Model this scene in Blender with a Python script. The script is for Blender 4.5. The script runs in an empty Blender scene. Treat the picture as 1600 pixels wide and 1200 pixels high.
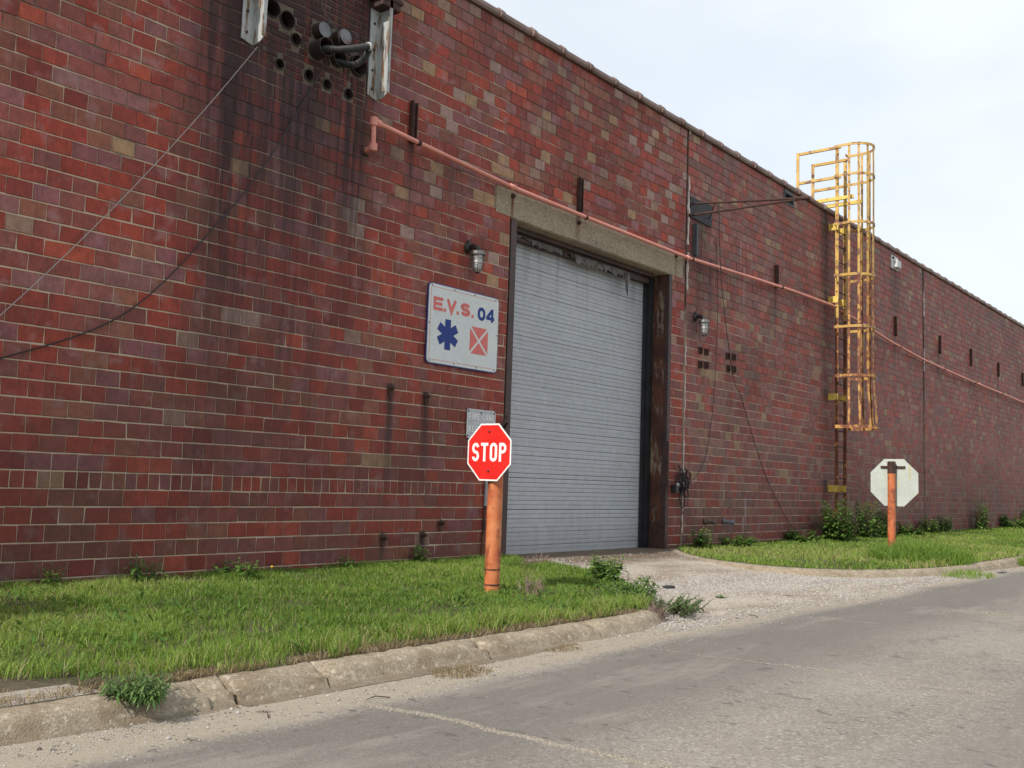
import bpy, bmesh, math, random
import numpy as np
from mathutils import Vector, Matrix

random.seed(11)
rng = np.random.default_rng(11)
scene = bpy.context.scene
col = scene.collection

# ------------------------------------------------------------------ camera
YAW, PITCH, ROLL = 0.882257, 0.097244, 0.034020
CAM = Vector((0.0, -7.5039, 0.8968))
cy, sy = math.cos(YAW), math.sin(YAW)
fwd = Vector((sy*math.cos(PITCH), cy*math.cos(PITCH), math.sin(PITCH)))
rgt0 = Vector((cy, -sy, 0)); up0 = rgt0.cross(fwd)
rgt = rgt0*math.cos(ROLL) + up0*math.sin(ROLL); upv = rgt.cross(fwd)
cam_d = bpy.data.cameras.new('camera')
cam_d.sensor_width = 36.0
cam_d.lens = 1550.0/1600.0*36.0
cam_d.clip_start = 0.05; cam_d.clip_end = 2000
cam_o = bpy.data.objects.new('camera', cam_d); col.objects.link(cam_o)
M = Matrix.Identity(4)
for i in range(3):
    M[i][0] = rgt[i]; M[i][1] = upv[i]; M[i][2] = -fwd[i]; M[i][3] = CAM[i]
cam_o.matrix_world = M
scene.camera = cam_o

# ------------------------------------------------------------------ light
SUN_EL = math.radians(43)
SUN_BEHIND = math.radians(1.2)            # sun stands left along the wall, just behind its face
to_sun = Vector((-math.cos(SUN_BEHIND)*math.cos(SUN_EL), math.sin(SUN_BEHIND)*math.cos(SUN_EL), math.sin(SUN_EL)))
sun_d = bpy.data.lights.new('sun', 'SUN')
sun_d.energy = 4.0; sun_d.angle = math.radians(0.6); sun_d.color = (1.0, 0.94, 0.86)
sun_o = bpy.data.objects.new('sun', sun_d); col.objects.link(sun_o)
sun_o.rotation_euler = to_sun.to_track_quat('Z', 'Y').to_euler()
sun_o.location = (-20, 5, 30)

world = bpy.data.worlds.new('World'); scene.world = world
world.use_nodes = True
wn = world.node_tree; wn.nodes.clear()
def N(nt, t, **kw):
    n = nt.nodes.new(t)
    for k, v in kw.items():
        if k == 'inp':
            for a, b in v.items(): n.inputs[a].default_value = b
        else: setattr(n, k, v)
    return n
w_out = N(wn, 'ShaderNodeOutputWorld')
sky = N(wn, 'ShaderNodeTexSky', sky_type='NISHITA', sun_disc=False)
sky.sun_elevation = SUN_EL
sky.sun_rotation = math.atan2(to_sun.x, to_sun.y)
sky.air_density = 1.0; sky.dust_density = 1.5; sky.ozone_density = 1.0
bg_sky = N(wn, 'ShaderNodeBackground'); bg_sky.inputs['Strength'].default_value = 0.10
wn.links.new(sky.outputs[0], bg_sky.inputs['Color'])
bg_cl = N(wn, 'ShaderNodeBackground'); bg_cl.inputs['Color'].default_value = (0.875, 0.94, 1.0, 1); bg_cl.inputs['Strength'].default_value = 0.96
tc = N(wn, 'ShaderNodeTexCoord')
mp = N(wn, 'ShaderNodeMapping'); mp.inputs['Scale'].default_value = (1.1, 1.1, 2.6); mp.inputs['Location'].default_value = (0.9, 0.55, 0.2)
wn.links.new(tc.outputs['Generated'], mp.inputs['Vector'])
nz = N(wn, 'ShaderNodeTexNoise'); nz.inputs['Scale'].default_value = 1.5; nz.inputs['Detail'].default_value = 6; nz.inputs['Roughness'].default_value = 0.5
wn.links.new(mp.outputs[0], nz.inputs['Vector'])
cr = N(wn, 'ShaderNodeMapRange', interpolation_type='SMOOTHSTEP'); cr.inputs[1].default_value = 0.34; cr.inputs[2].default_value = 0.60
cr.inputs[3].default_value = 0.78; cr.inputs[4].default_value = 0.99
wn.links.new(nz.outputs['Fac'], cr.inputs[0])
mixw = N(wn, 'ShaderNodeMixShader')
wn.links.new(cr.outputs[0], mixw.inputs[0]); wn.links.new(bg_sky.outputs[0], mixw.inputs[1]); wn.links.new(bg_cl.outputs[0], mixw.inputs[2])
wn.links.new(mixw.outputs[0], w_out.inputs[0])

scene.view_settings.view_transform = 'Standard'
scene.view_settings.look = 'None'
scene.view_settings.exposure = 0.22
scene.view_settings.gamma = 1.0
scene.view_settings.use_curve_mapping = False
scene.cycles.max_bounces = 6
scene.cycles.diffuse_bounces = 3
scene.cycles.glossy_bounces = 3
scene.cycles.transparent_max_bounces = 8

# ------------------------------------------------------------------ object helpers
def tag(o, label=None, cat=None, group=None, kind=None):
    if label: o['label'] = label
    if cat: o['category'] = cat
    if group: o['group'] = group
    if kind: o['kind'] = kind
    return o

def empty(name, loc, label, cat, group=None):
    o = bpy.data.objects.new(name, None); col.objects.link(o)
    o.location = loc; o.empty_display_size = 0.1
    return tag(o, label, cat, group)

class MB:
    """collects faces in world coordinates"""
    def __init__(s): s.v = []; s.f = []; s.c = []
    def quad(s, a, b, c, d):
        n = len(s.v); s.v += [tuple(a), tuple(b), tuple(c), tuple(d)]; s.f.append((n, n+1, n+2, n+3))
    def box(s, x0, x1, y0, y1, z0, z1, b=0.0):
        if b <= 0:
            n = len(s.v)
            s.v += [(x0,y0,z0),(x1,y0,z0),(x1,y1,z0),(x0,y1,z0),(x0,y0,z1),(x1,y0,z1),(x1,y1,z1),(x0,y1,z1)]
            s.f += [(n,n+3,n+2,n+1),(n+4,n+5,n+6,n+7),(n,n+1,n+5,n+4),(n+1,n+2,n+6,n+5),(n+2,n+3,n+7,n+6),(n+3,n,n+4,n+7)]
            return
        bm = bmesh.new()
        bmesh.ops.create_cube(bm, size=1.0)
        for v in bm.verts:
            v.co = Vector(((x0+x1)/2+v.co.x*(x1-x0), (y0+y1)/2+v.co.y*(y1-y0), (z0+z1)/2+v.co.z*(z1-z0)))
        bmesh.ops.bevel(bm, geom=list(bm.edges), offset=b, segments=2, affect='EDGES', profile=0.5)
        s.add_bm(bm)
    def add_bm(s, bm):
        n = len(s.v); bm.verts.index_update()
        s.v += [tuple(v.co) for v in bm.verts]
        s.f += [tuple(n+v.index for v in f.verts) for f in bm.faces]
        bm.free()
    def tube(s, pts, r, seg=8, cap=True):
        pts = [Vector(p) for p in pts]
        rr = r if isinstance(r, (list, tuple)) else [r]*len(pts)
        t0 = (pts[1]-pts[0]).normalized()
        ref = Vector((0,0,1)) if abs(t0.z) < 0.9 else Vector((1,0,0))
        nrm = t0.cross(ref).normalized()
        rings = []
        for i, p in enumerate(pts):
            a = pts[max(i-1,0)]; b = pts[min(i+1,len(pts)-1)]
            t = (b-a)
            t = t.normalized() if t.length > 1e-9 else t0
            nrm = (nrm - t*nrm.dot(t))
            nrm = nrm.normalized() if nrm.length > 1e-6 else t.orthogonal().normalized()
            bn = t.cross(nrm)
            n = len(s.v); rings.append(n)
            for k in range(seg):
                an = 2*math.pi*k/seg
                s.v.append(tuple(p + (nrm*math.cos(an)+bn*math.sin(an))*rr[i]))
        for a, b in zip(rings, rings[1:]):
            for k in range(seg):
                s.f.append((a+k, b+k, b+(k+1)%seg, a+(k+1)%seg))
        if cap:
            s.f.append(tuple(rings[0]+k for k in range(seg)))
            s.f.append(tuple(rings[-1]+k for k in reversed(range(seg))))
    def lathe(s, base, axis, prof, seg=16, close=False):
        """prof: (distance along axis, radius)"""
        axis = Vector(axis).normalized(); base = Vector(base)
        u = axis.orthogonal().normalized(); w = axis.cross(u)
        rings = []
        for (h, r) in prof:
            n = len(s.v); rings.append(n)
            for k in range(seg):
                an = 2*math.pi*k/seg
                s.v.append(tuple(base + axis*h + (u*math.cos(an)+w*math.sin(an))*max(r,1e-4)))
        for a, b in zip(rings, rings[1:]):
            for k in range(seg):
                s.f.append((a+k, a+(k+1)%seg, b+(k+1)%seg, b+k))
        s.f.append(tuple(rings[0]+k for k in reversed(range(seg))))
        s.f.append(tuple(rings[-1]+k for k in range(seg)))
    def prism(s, poly, o, u, v, n, depth):
        """polygon (a,b) in the plane o + a*u + b*v, extruded by depth along n"""
        o, u, v, n = Vector(o), Vector(u), Vector(v), Vector(n)
        m = len(poly); k = len(s.v)
        s.v += [tuple(o+u*a+v*b) for a, b in poly] + [tuple(o+u*a+v*b+n*depth) for a, b in poly]
        s.f.append(tuple(k+i for i in range(m))); s.f.append(tuple(k+m+i for i in reversed(range(m))))
        for i in range(m):
            j = (i+1) % m
            s.f.append((k+i, k+m+i, k+m+j, k+j))
    def build(s, name, mat, parent=None, smooth=False, **tags):
        me = bpy.data.meshes.new(name)
        me.from_pydata(s.v, [], s.f)
        if mat: me.materials.append(mat)
        bm = bmesh.new(); bm.from_mesh(me)
        bmesh.ops.recalc_face_normals(bm, faces=bm.faces)
        bm.to_mesh(me); bm.free()
        if smooth:
            me.polygons.foreach_set('use_smooth', [True]*len(me.polygons))
            try: me.set_sharp_from_angle(angle=math.radians(40))
            except Exception: pass
        o = bpy.data.objects.new(name, me); col.objects.link(o)
        if parent is not None:
            o.parent = parent
            o.matrix_parent_inverse = Matrix.Translation(-parent.location)
        return tag(o, **tags) if tags else o

def put(o, parent):
    o.parent = parent
    o.matrix_parent_inverse = Matrix.Translation(-parent.location)

# ------------------------------------------------------------------ material helpers
def new_mat(name):
    m = bpy.data.materials.new(name); m.use_nodes = True
    nt = m.node_tree; nt.nodes.clear()
    out = N(nt, 'ShaderNodeOutputMaterial'); b = N(nt, 'ShaderNodeBsdfPrincipled')
    nt.links.new(b.outputs[0], out.inputs[0])
    return m, nt, b
def pos_node(nt):
    g = N(nt, 'ShaderNodeNewGeometry'); return g.outputs['Position']
def noise(nt, vec, scale, detail=4, rough=0.55, sc=None):
    if sc:
        mpn = N(nt, 'ShaderNodeMapping'); mpn.inputs['Scale'].default_value = sc
        nt.links.new(vec, mpn.inputs['Vector']); vec = mpn.outputs[0]
    n = N(nt, 'ShaderNodeTexNoise'); n.inputs['Scale'].default_value = scale
    n.inputs['Detail'].default_value = detail; n.inputs['Roughness'].default_value = rough
    nt.links.new(vec, n.inputs['Vector']); return n.outputs['Fac']
def rng_map(nt, v, a, b, c=0.0, d=1.0, smooth=True):
    m = N(nt, 'ShaderNodeMapRange', interpolation_type='SMOOTHSTEP' if smooth else 'LINEAR')
    for i, x in zip((1,2,3,4), (a,b,c,d)): m.inputs[i].default_value = x
    nt.links.new(v, m.inputs[0]); return m.outputs[0]
def mixc(nt, fac, a, b, blend='MIX'):
    m = N(nt, 'ShaderNodeMix', data_type='RGBA', blend_type=blend)
    for sock, val in ((m.inputs[0], fac), (m.inputs[6], a), (m.inputs[7], b)):
        if isinstance(val, (int, float)): sock.default_value = val
        elif isinstance(val, tuple): sock.default_value = (*val[:3], 1)
        else: nt.links.new(val, sock)
    return m.outputs[2]
def mth(nt, op, a, b=None, clamp=False):
    m = N(nt, 'ShaderNodeMath', operation=op, use_clamp=clamp)
    for sock, val in ((m.inputs[0], a), (m.inputs[1], b)):
        if val is None: continue
        if isinstance(val, (int, float)): sock.default_value = val
        else: nt.links.new(val, sock)
    return m.outputs[0]
def bump(nt, b, h, strength=0.3, dist=0.01):
    n = N(nt, 'ShaderNodeBump'); n.inputs['Strength'].default_value = strength; n.inputs['Distance'].default_value = dist
    nt.links.new(h, n.inputs['Height']); nt.links.new(n.outputs[0], b.inputs['Normal'])

def weathered(name, c1, c2, scale=6, rough=0.6, spots=None, spot_amt=0.5, spot_scale=14, metal=0.0, bmp=0.2, bd=0.004, streak=None, spec=0.5):
    """base colour varied c1..c2 by noise, with patches of a third colour (rust, dirt, bare metal)"""
    m, nt, b = new_mat(name); p = pos_node(nt)
    n1 = noise(nt, p, scale, 5)
    c = mixc(nt, rng_map(nt, n1, 0.3, 0.7), c1, c2)
    if spots:
        n2 = noise(nt, p, spot_scale, 6, 0.65, sc=streak)
        c = mixc(nt, rng_map(nt, n2, 0.70-0.4*spot_amt, 0.82-0.4*spot_amt), c, spots)
    n3 = noise(nt, p, scale*12, 4)
    c = mixc(nt, 0.35, c, mixc(nt, 1.0, c, mixc(nt, n3, (0.35,0.35,0.35), (1.5,1.5,1.5)), 'MULTIPLY'))
    nt.links.new(c, b.inputs['Base Color'])
    b.inputs['Roughness'].default_value = rough; b.inputs['Metallic'].default_value = metal
    b.inputs['Specular IOR Level'].default_value = spec
    if bmp: bump(nt, b, n3, bmp, bd)
    return m
def plain(name, c, rough=0.6, var=0.12, scale=10):
    return weathered(name, tuple(x*(1-var) for x in c), tuple(min(1,x*(1+var)) for x in c), scale, rough, bmp=0.1, bd=0.001)

# drip node group: a stain that starts under a point on the wall and thins out below it
dg = bpy.data.node_groups.new('drip', 'ShaderNodeTree')
for nm in ('X','Z','cx','w','ztop','zbot'): dg.interface.new_socket(nm, in_out='INPUT', socket_type='NodeSocketFloat')
dg.interface.new_socket('f', in_out='OUTPUT', socket_type='NodeSocketFloat')
gi = N(dg, 'NodeGroupInput'); go = N(dg, 'NodeGroupOutput')
d1 = mth(dg, 'ABSOLUTE', mth(dg, 'SUBTRACT', gi.outputs['X'], gi.outputs['cx']))
mr = N(dg, 'ShaderNodeMapRange', interpolation_type='SMOOTHSTEP'); mr.inputs[1].default_value = 0; mr.inputs[3].default_value = 1; mr.inputs[4].default_value = 0
dg.links.new(d1, mr.inputs[0]); dg.links.new(gi.outputs['w'], mr.inputs[2])
mz = N(dg, 'ShaderNodeMapRange', interpolation_type='LINEAR'); mz.inputs[3].default_value = 0; mz.inputs[4].default_value = 1
dg.links.new(gi.outputs['Z'], mz.inputs[0]); dg.links.new(gi.outputs['zbot'], mz.inputs[1]); dg.links.new(gi.outputs['ztop'], mz.inputs[2])
lt = mth(dg, 'LESS_THAN', gi.outputs['Z'], mth(dg, 'ADD', gi.outputs['ztop'], 0.03))
dg.links.new(mth(dg, 'MULTIPLY', mth(dg, 'MULTIPLY', mr.outputs[0], mz.outputs[0]), lt), go.inputs[0])

DARK = [(5.75,1.8,7.2,0.2,1.3),(5.05,0.75,7.0,0.2,1.6),(5.6,0.8,7.0,1.0,1.45),(6.45,0.6,6.6,1.0,1.3),(5.85,1.0,9.0,3.2,1.2),
        (7.13,0.10,1.83,0.5,0.8),(7.66,0.10,1.79,0.6,0.8),(7.27,0.10,4.5,3.3,0.7),(10.38,0.1,4.46,4.0,0.4),
        (13.65,0.42,5.05,2.6,0.7),(14.0,0.16,4.5,2.4,0.6),(16.43,0.12,4.5,3.3,0.6),(22.77,0.12,4.5,3.4,0.6),(26.1,0.12,4.5,3.4,0.6),(29.0,0.12,4.5,3.4,0.5),(31.95,0.16,4.5,3.2,0.6),
        (18.72,0.42,6.45,0.0,0.75),(18.75,0.28,6.25,5.6,0.8),(18.75,0.28,4.8,4.2,0.8),(18.75,0.28,2.85,2.3,0.8),(18.75,0.28,1.1,0.5,0.8),
        (8.30,0.08,3.45,2.95,0.7),(13.58,0.07,3.5,3.2,0.5),(7.12,0.08,0.3,-0.2,0.8),(7.70,0.09,0.3,-0.2,0.8),(24.86,0.16,6.5,-1.0,0.6),
        (22.8,0.5,6.0,4.4,0.5)]
RUST = [(13.80,0.18,2.82,1.5,0.65),(14.73,0.18,2.84,1.3,0.7),(13.5,0.5,5.0,3.0,0.4),(16.2,0.3,4.5,2.9,0.4)]
PALE = [(15.34,0.06,0.72,0.15,1.3),(15.27,0.06,0.40,-0.1,1.3),(15.05,0.07,5.05,3.7,0.5),(15.2,0.05,4.6,3.5,0.5)]

def wall_stains(nt, p, c, k=1.0, grime_foot=1.0):
    sx = N(nt, 'ShaderNodeSeparateXYZ'); nt.links.new(p, sx.inputs[0])
    X, Z = sx.outputs[0], sx.outputs[2]
    st = noise(nt, p, 1.0, 5, 0.62, sc=(7.5, 1.0, 0.42))
    st2 = noise(nt, p, 1.0, 4, 0.6, sc=(26.0, 1.0, 0.8))
    stk = mth(nt, 'ADD', mth(nt, 'MULTIPLY', st, 0.65), mth(nt, 'MULTIPLY', st2, 0.35))
    def fold(lst):
        acc = None
        for cx, w, zt, zb, s in lst:
            g = N(nt, 'ShaderNodeGroup'); g.node_tree = dg
            nt.links.new(X, g.inputs['X']); nt.links.new(Z, g.inputs['Z'])
            for a, b in zip(('cx','w','ztop','zbot'), (cx,w,zt,zb)): g.inputs[a].default_value = b
            v = mth(nt, 'MULTIPLY', g.outputs[0], s)
            acc = v if acc is None else mth(nt, 'MAXIMUM', acc, v)
        return acc
    dk = fold(DARK)
    dk = mth(nt, 'MULTIPLY', dk, rng_map(nt, stk, 0.34, 0.60, 0.62, 1.4), clamp=True)
    c = mixc(nt, mth(nt, 'MULTIPLY', dk, 0.90*k), c, (0.020,0.013,0.015))
    rs = mth(nt, 'MULTIPLY', fold(RUST), rng_map(nt, st2, 0.35, 0.62, 0.1, 1.1), clamp=True)
    c = mixc(nt, rs, c, (0.11,0.045,0.022))
    pl = mth(nt, 'MULTIPLY', fold(PALE), rng_map(nt, st2, 0.42, 0.6), clamp=True)
    c = mixc(nt, pl, c, (0.42,0.36,0.36))
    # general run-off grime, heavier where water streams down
    gr = rng_map(nt, stk, 0.49, 0.72, 0.0, 0.40*grime_foot)
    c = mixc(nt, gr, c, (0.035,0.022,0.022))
    bl = rng_map(nt, noise(nt, p, 0.42, 3), 0.45, 0.72, 0.0, 0.30*grime_foot)
    c = mixc(nt, bl, c, (0.050,0.030,0.024))
    # darker towards the foot of the wall, edge broken by streaks
    ft = rng_map(nt, mth(nt, 'ADD', Z, mth(nt, 'MULTIPLY', st, 1.2)), 0.3, 3.4, 0.42*grime_foot, 0.0)
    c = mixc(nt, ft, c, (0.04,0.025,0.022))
    return c

def brick_material():
    m, nt, b = new_mat('glazed_brick'); p = pos_node(nt)
    at = N(nt, 'ShaderNodeAttribute', attribute_name='tint')
    c = at.outputs['Color']
    n1 = noise(nt, p, 9, 6, 0.7)
    c = mixc(nt, 0.75, c, mixc(nt, 1.0, c, mixc(nt, rng_map(nt, n1, 0.25, 0.75, smooth=False), (0.45,0.45,0.45), (1.5,1.45,1.45)), 'MULTIPLY'))
    wc = noise(nt, p, 1.0, 3, 0.6, sc=(150.0, 1.0, 14.0))     # drag marks of the extruded clay
    c = mixc(nt, 0.5, c, mixc(nt, 1.0, c, mixc(nt, rng_map(nt, wc, 0.3, 0.7, smooth=False), (0.55,0.52,0.52), (1.4,1.4,1.4)), 'MULTIPLY'))
    n2 = noise(nt, p, 5.5, 3, 0.5)
    c = mixc(nt, rng_map(nt, n2, 0.54, 0.72, 0.0, 0.50), c, (0.34,0.20,0.20))   # pale bloom on the glaze
    sp = noise(nt, p, 120, 2)
    c = mixc(nt, rng_map(nt, sp, 0.66, 0.72, 0.0, 0.6), c, (0.04,0.02,0.02))
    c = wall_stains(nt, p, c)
    nt.links.new(c, b.inputs['Base Color'])
    nt.links.new(rng_map(nt, n1, 0.3, 0.7, 0.50, 0.72), b.inputs['Roughness'])
    b.inputs['Specular IOR Level'].default_value = 0.20
    h = mth(nt, 'ADD', noise(nt, p, 60, 4), mth(nt, 'MULTIPLY', noise(nt, p, 14, 2), 1.5))
    bump(nt, b, h, 0.25, 0.003)
    return m
def mortar_material():
    m, nt, b = new_mat('mortar'); p = pos_node(nt)
    sx = N(nt, 'ShaderNodeSeparateXYZ'); nt.links.new(p, sx.inputs[0])
    n1 = noise(nt, p, 3, 5)
    c = mixc(nt, n1, (0.41,0.31,0.22), (0.60,0.475,0.35))
    # soot-blackened joints in patches, more of them high on the wall and to the right
    hi = rng_map(nt, sx.outputs[2], 1.5, 5.2, -0.10, 0.16)
    ri = rng_map(nt, sx.outputs[0], 6.0, 20.0, -0.03, 0.10)
    n2 = mth(nt, 'ADD', mth(nt, 'ADD', noise(nt, p, 0.9, 4, 0.6), hi), ri)
    c = mixc(nt, rng_map(nt, n2, 0.53, 0.66, 0.0, 0.85), c, (0.05,0.03,0.028))
    c = mixc(nt, rng_map(nt, sx.outputs[0], 14.0, 24.0, 0.0, 0.6), c, (0.20,0.125,0.10))   # redder pointing on the far bays
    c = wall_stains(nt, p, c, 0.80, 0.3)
    nt.links.new(c, b.inputs['Base Color']); b.inputs['Roughness'].default_value = 0.95
    bump(nt, b, noise(nt, p, 90, 3), 0.5, 0.004)
    return m

def slat_paint():
    m = weathered('shutter_paint', (0.375,0.385,0.41), (0.415,0.425,0.45), 0.9, 0.5, spots=(0.30,0.30,0.305), spot_amt=0.16, spot_scale=2.2, bmp=0.05, bd=0.001, streak=(0.7,1,1.6))
    nt = m.node_tree; b = [n for n in nt.nodes if n.type == 'BSDF_PRINCIPLED'][0]
    src = b.inputs['Base Color'].links[0].from_socket
    oi = N(nt, 'ShaderNodeObjectInfo')
    c = mixc(nt, 1.0, src, mixc(nt, oi.outputs['Random'], (0.975,0.975,0.975), (1.02,1.02,1.02)), 'MULTIPLY')
    p = pos_node(nt); sx = N(nt, 'ShaderNodeSeparateXYZ'); nt.links.new(p, sx.inputs[0])
    st = noise(nt, p, 1.0, 4, 0.6, sc=(9.0, 1.0, 0.5))
    gr = rng_map(nt, mth(nt, 'ADD', sx.outputs[2], mth(nt, 'MULTIPLY', st, 0.7)), 0.3, 0.85, 0.30, 0.0)      # splash dirt along the bottom
    c = mixc(nt, gr, c, (0.19,0.165,0.14))
    c = mixc(nt, mth(nt, 'MULTIPLY', rng_map(nt, st, 0.5, 0.7), rng_map(nt, sx.outputs[2], 3.0, 4.0, 0.0, 0.5)), c, (0.13,0.115,0.11))  # run-off under the hood
    nt.links.new(c, b.inputs['Base Color'])
    return m
def stained(name, c1, c2, spots, spot_scale, drips, rustdrips, soot):
    m, nt, b = new_mat(name); p = pos_node(nt)
    c = mixc(nt, rng_map(nt, noise(nt, p, 4, 5), 0.3, 0.7), c1, c2)
    v = N(nt, 'ShaderNodeTexVoronoi', feature='F1'); v.inputs['Scale'].default_value = spot_scale; nt.links.new(p, v.inputs['Vector'])
    sp = N(nt, 'ShaderNodeSeparateXYZ'); nt.links.new(v.outputs['Color'], sp.inputs[0])
    c = mixc(nt, rng_map(nt, sp.outputs[0], 0.55, 0.95, 0, 0.75), c, spots)
    c = mixc(nt, rng_map(nt, sp.outputs[1], 0.65, 0.95, 0, 0.5), c, tuple(x*0.45 for x in c1))
    sx = N(nt, 'ShaderNodeSeparateXYZ'); nt.links.new(p, sx.inputs[0])
    st = noise(nt, p, 1.0, 4, 0.6, sc=(30.0, 1.0, 2.0))
    for lst, colr in ((drips, (0.02,0.014,0.014)), (rustdrips, (0.13,0.045,0.018))):
        for cx, w, zt, zb, k in lst:
            g = N(nt, 'ShaderNodeGroup'); g.node_tree = dg
            nt.links.new(sx.outputs[0], g.inputs['X']); nt.links.new(sx.outputs[2], g.inputs['Z'])
            for q, val in zip(('cx','w','ztop','zbot'), (cx,w,zt,zb)): g.inputs[q].default_value = val
            c = mixc(nt, mth(nt, 'MULTIPLY', mth(nt, 'MULTIPLY', g.outputs[0], k), rng_map(nt, st, 0.35, 0.6, 0.4, 1.2), clamp=True), c, colr)
    if soot:
        c = mixc(nt, rng_map(nt, noise(nt, p, 3.0, 4, 0.6), 0.35, 0.65, soot*0.5, soot), c, (0.022,0.016,0.016))
    nt.links.new(c, b.inputs['Base Color']); b.inputs['Roughness'].default_value = 0.95
    bump(nt, b, mth(nt, 'ADD', v.outputs['Distance'], noise(nt, p, 60, 3)), 0.6, 0.006)
    return m
mt = {}
mt['brick'] = brick_material()
mt['mortar'] = mortar_material()
mt['concrete_lintel'] = stained('concrete_lintel', (0.29,0.225,0.155), (0.34,0.27,0.19), (0.48,0.40,0.305), 75, [(10.9,0.8,4.12,3.9,0.25)], [(9.005,0.05,4.33,3.75,1.1),(10.38,0.07,4.40,3.85,0.7),(12.905,0.05,4.38,3.8,0.9),(10.33,0.04,4.36,3.9,0.5)], 0.12)
mt['coping'] = weathered('coping_tile', (0.13,0.075,0.062), (0.21,0.135,0.115), 3, 0.5, spots=(0.30,0.27,0.24), spot_amt=0.3, spot_scale=5)
mt['shutter'] = slat_paint()
mt['jamb'] = weathered('painted_steel_jamb', (0.035,0.018,0.017), (0.065,0.030,0.027), 4, 0.55, spots=(0.13,0.045,0.022), spot_amt=0.35, spot_scale=9)
mt['rust'] = weathered('rusty_steel', (0.10,0.035,0.018), (0.19,0.065,0.028), 7, 0.85, spots=(0.035,0.017,0.013), spot_amt=0.55, spot_scale=10, bmp=0.5, bd=0.004)
mt['dark_rust'] = weathered('dark_rusty_iron', (0.030,0.017,0.014), (0.075,0.030,0.020), 12, 0.85, spots=(0.13,0.05,0.024), spot_amt=0.25, spot_scale=20, bmp=0.5, bd=0.003)
mt['black_iron'] = weathered('black_guide_steel', (0.010,0.010,0.012), (0.020,0.020,0.023), 6, 0.5)
mt['peeling'] = weathered('peeling_jamb_paint', (0.045,0.018,0.014), (0.12,0.042,0.022), 4, 0.85, spots=(0.24,0.19,0.14), spot_amt=0.42, spot_scale=3.6, streak=(1.8,1.8,0.6), bmp=0.5, bd=0.004)
mt['galv'] = weathered('painted_channel', (0.34,0.36,0.36), (0.46,0.47,0.46), 3, 0.55, spots=(0.16,0.085,0.04), spot_amt=0.52, spot_scale=5, streak=(3.5,3.5,0.55))
mt['yellow'] = weathered('yellow_ladder_paint', (0.46,0.275,0.060), (0.60,0.385,0.11), 7, 0.6, spots=(0.21,0.095,0.060), spot_amt=0.52, spot_scale=6, bmp=0.35, bd=0.003)
mt['bright_yellow'] = weathered('bright_ladder_yellow', (0.62,0.42,0.07), (0.72,0.52,0.12), 6, 0.6, spots=(0.22,0.10,0.05), spot_amt=0.36, spot_scale=16)
mt['yellow_rust'] = weathered('worn_yellow_paint', (0.48,0.23,0.060), (0.58,0.33,0.085), 5, 0.65, spots=(0.19,0.068,0.035), spot_amt=0.68, spot_scale=8, bmp=0.4, bd=0.003)
mt['rail_rust'] = weathered('rusted_ladder_rail', (0.40,0.16,0.05), (0.50,0.25,0.07), 5, 0.75, spots=(0.15,0.052,0.026), spot_amt=0.85, spot_scale=7, bmp=0.4, bd=0.003)
mt['post'] = weathered('orange_post_paint', (0.46,0.110,0.036), (0.60,0.21,0.080), 8, 0.65, spots=(0.25,0.068,0.030), spot_amt=0.48, spot_scale=11, streak=(1,1,0.5), bmp=0.25, bd=0.002)
mt['pipe'] = weathered('salmon_pipe_paint', (0.60,0.215,0.165), (0.68,0.265,0.205), 4, 0.5, spots=(0.24,0.10,0.07), spot_amt=0.12, spot_scale=8)
mt['white_sign'] = weathered('white_sign_face', (0.57,0.59,0.585), (0.61,0.63,0.62), 3, 0.45, spots=(0.54,0.56,0.555), spot_amt=0.3, spot_scale=6, bmp=0.03, bd=0.001)
mt['white'] = plain('white_border_paint', (0.82,0.82,0.80), 0.4, 0.03)
mt['red'] = weathered('stop_red', (0.66,0.018,0.014), (0.73,0.026,0.020), 6, 0.38, bmp=0.03, bd=0.001)
mt['salmon'] = plain('salmon_sign_paint', (0.62,0.13,0.11), 0.5, 0.06)
mt['blue'] = plain('blue_sign_paint', (0.004,0.030,0.20), 0.65, 0.08)
mt['navy'] = plain('navy_border_paint', (0.022,0.028,0.17), 0.45, 0.08)
mt['sign_back'] = weathered('bare_sign_back', (0.43,0.47,0.43), (0.50,0.54,0.49), 2.5, 0.55, spots=(0.46,0.42,0.24), spot_amt=0.34, spot_scale=5, streak=(3,3,0.4), bmp=0.03, bd=0.001)
mt['old_white'] = weathered('old_enamel', (0.39,0.40,0.43), (0.47,0.48,0.51), 7, 0.6, spots=(0.24,0.14,0.10), spot_amt=0.22, spot_scale=14)
mt['pale_letter'] = plain('raised_letter_paint', (0.78,0.74,0.74), 0.55, 0.06)
mt['bolt'] = plain('bolt_steel', (0.03,0.022,0.02), 0.6)
mt['black_hole'] = plain('sooty_hole', (0.008,0.007,0.007), 0.95)
mt['sleeve'] = weathered('pipe_sleeve_iron', (0.020,0.013,0.012), (0.055,0.032,0.026), 10, 0.8, spots=(0.02,0.016,0.015), spot_amt=0.3)
mt['collar'] = stained('sleeve_mortar', (0.17,0.125,0.09), (0.30,0.235,0.175), (0.32,0.26,0.20), 90, [], [], 0.62)
mt['hose'] = weathered('flexible_conduit', (0.020,0.019,0.020), (0.040,0.038,0.038), 20, 0.6, metal=0.1)
mt['capgrey'] = weathered('pipe_cap_grey', (0.15,0.155,0.175), (0.22,0.225,0.245), 5, 0.8, spots=(0.17,0.06,0.028), spot_amt=0.40, spot_scale=12)
mt['bluegrey'] = weathered('blue_grey_paint', (0.045,0.052,0.06), (0.07,0.08,0.09), 6, 0.6, spots=(0.10,0.05,0.03), spot_amt=0.2)
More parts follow.
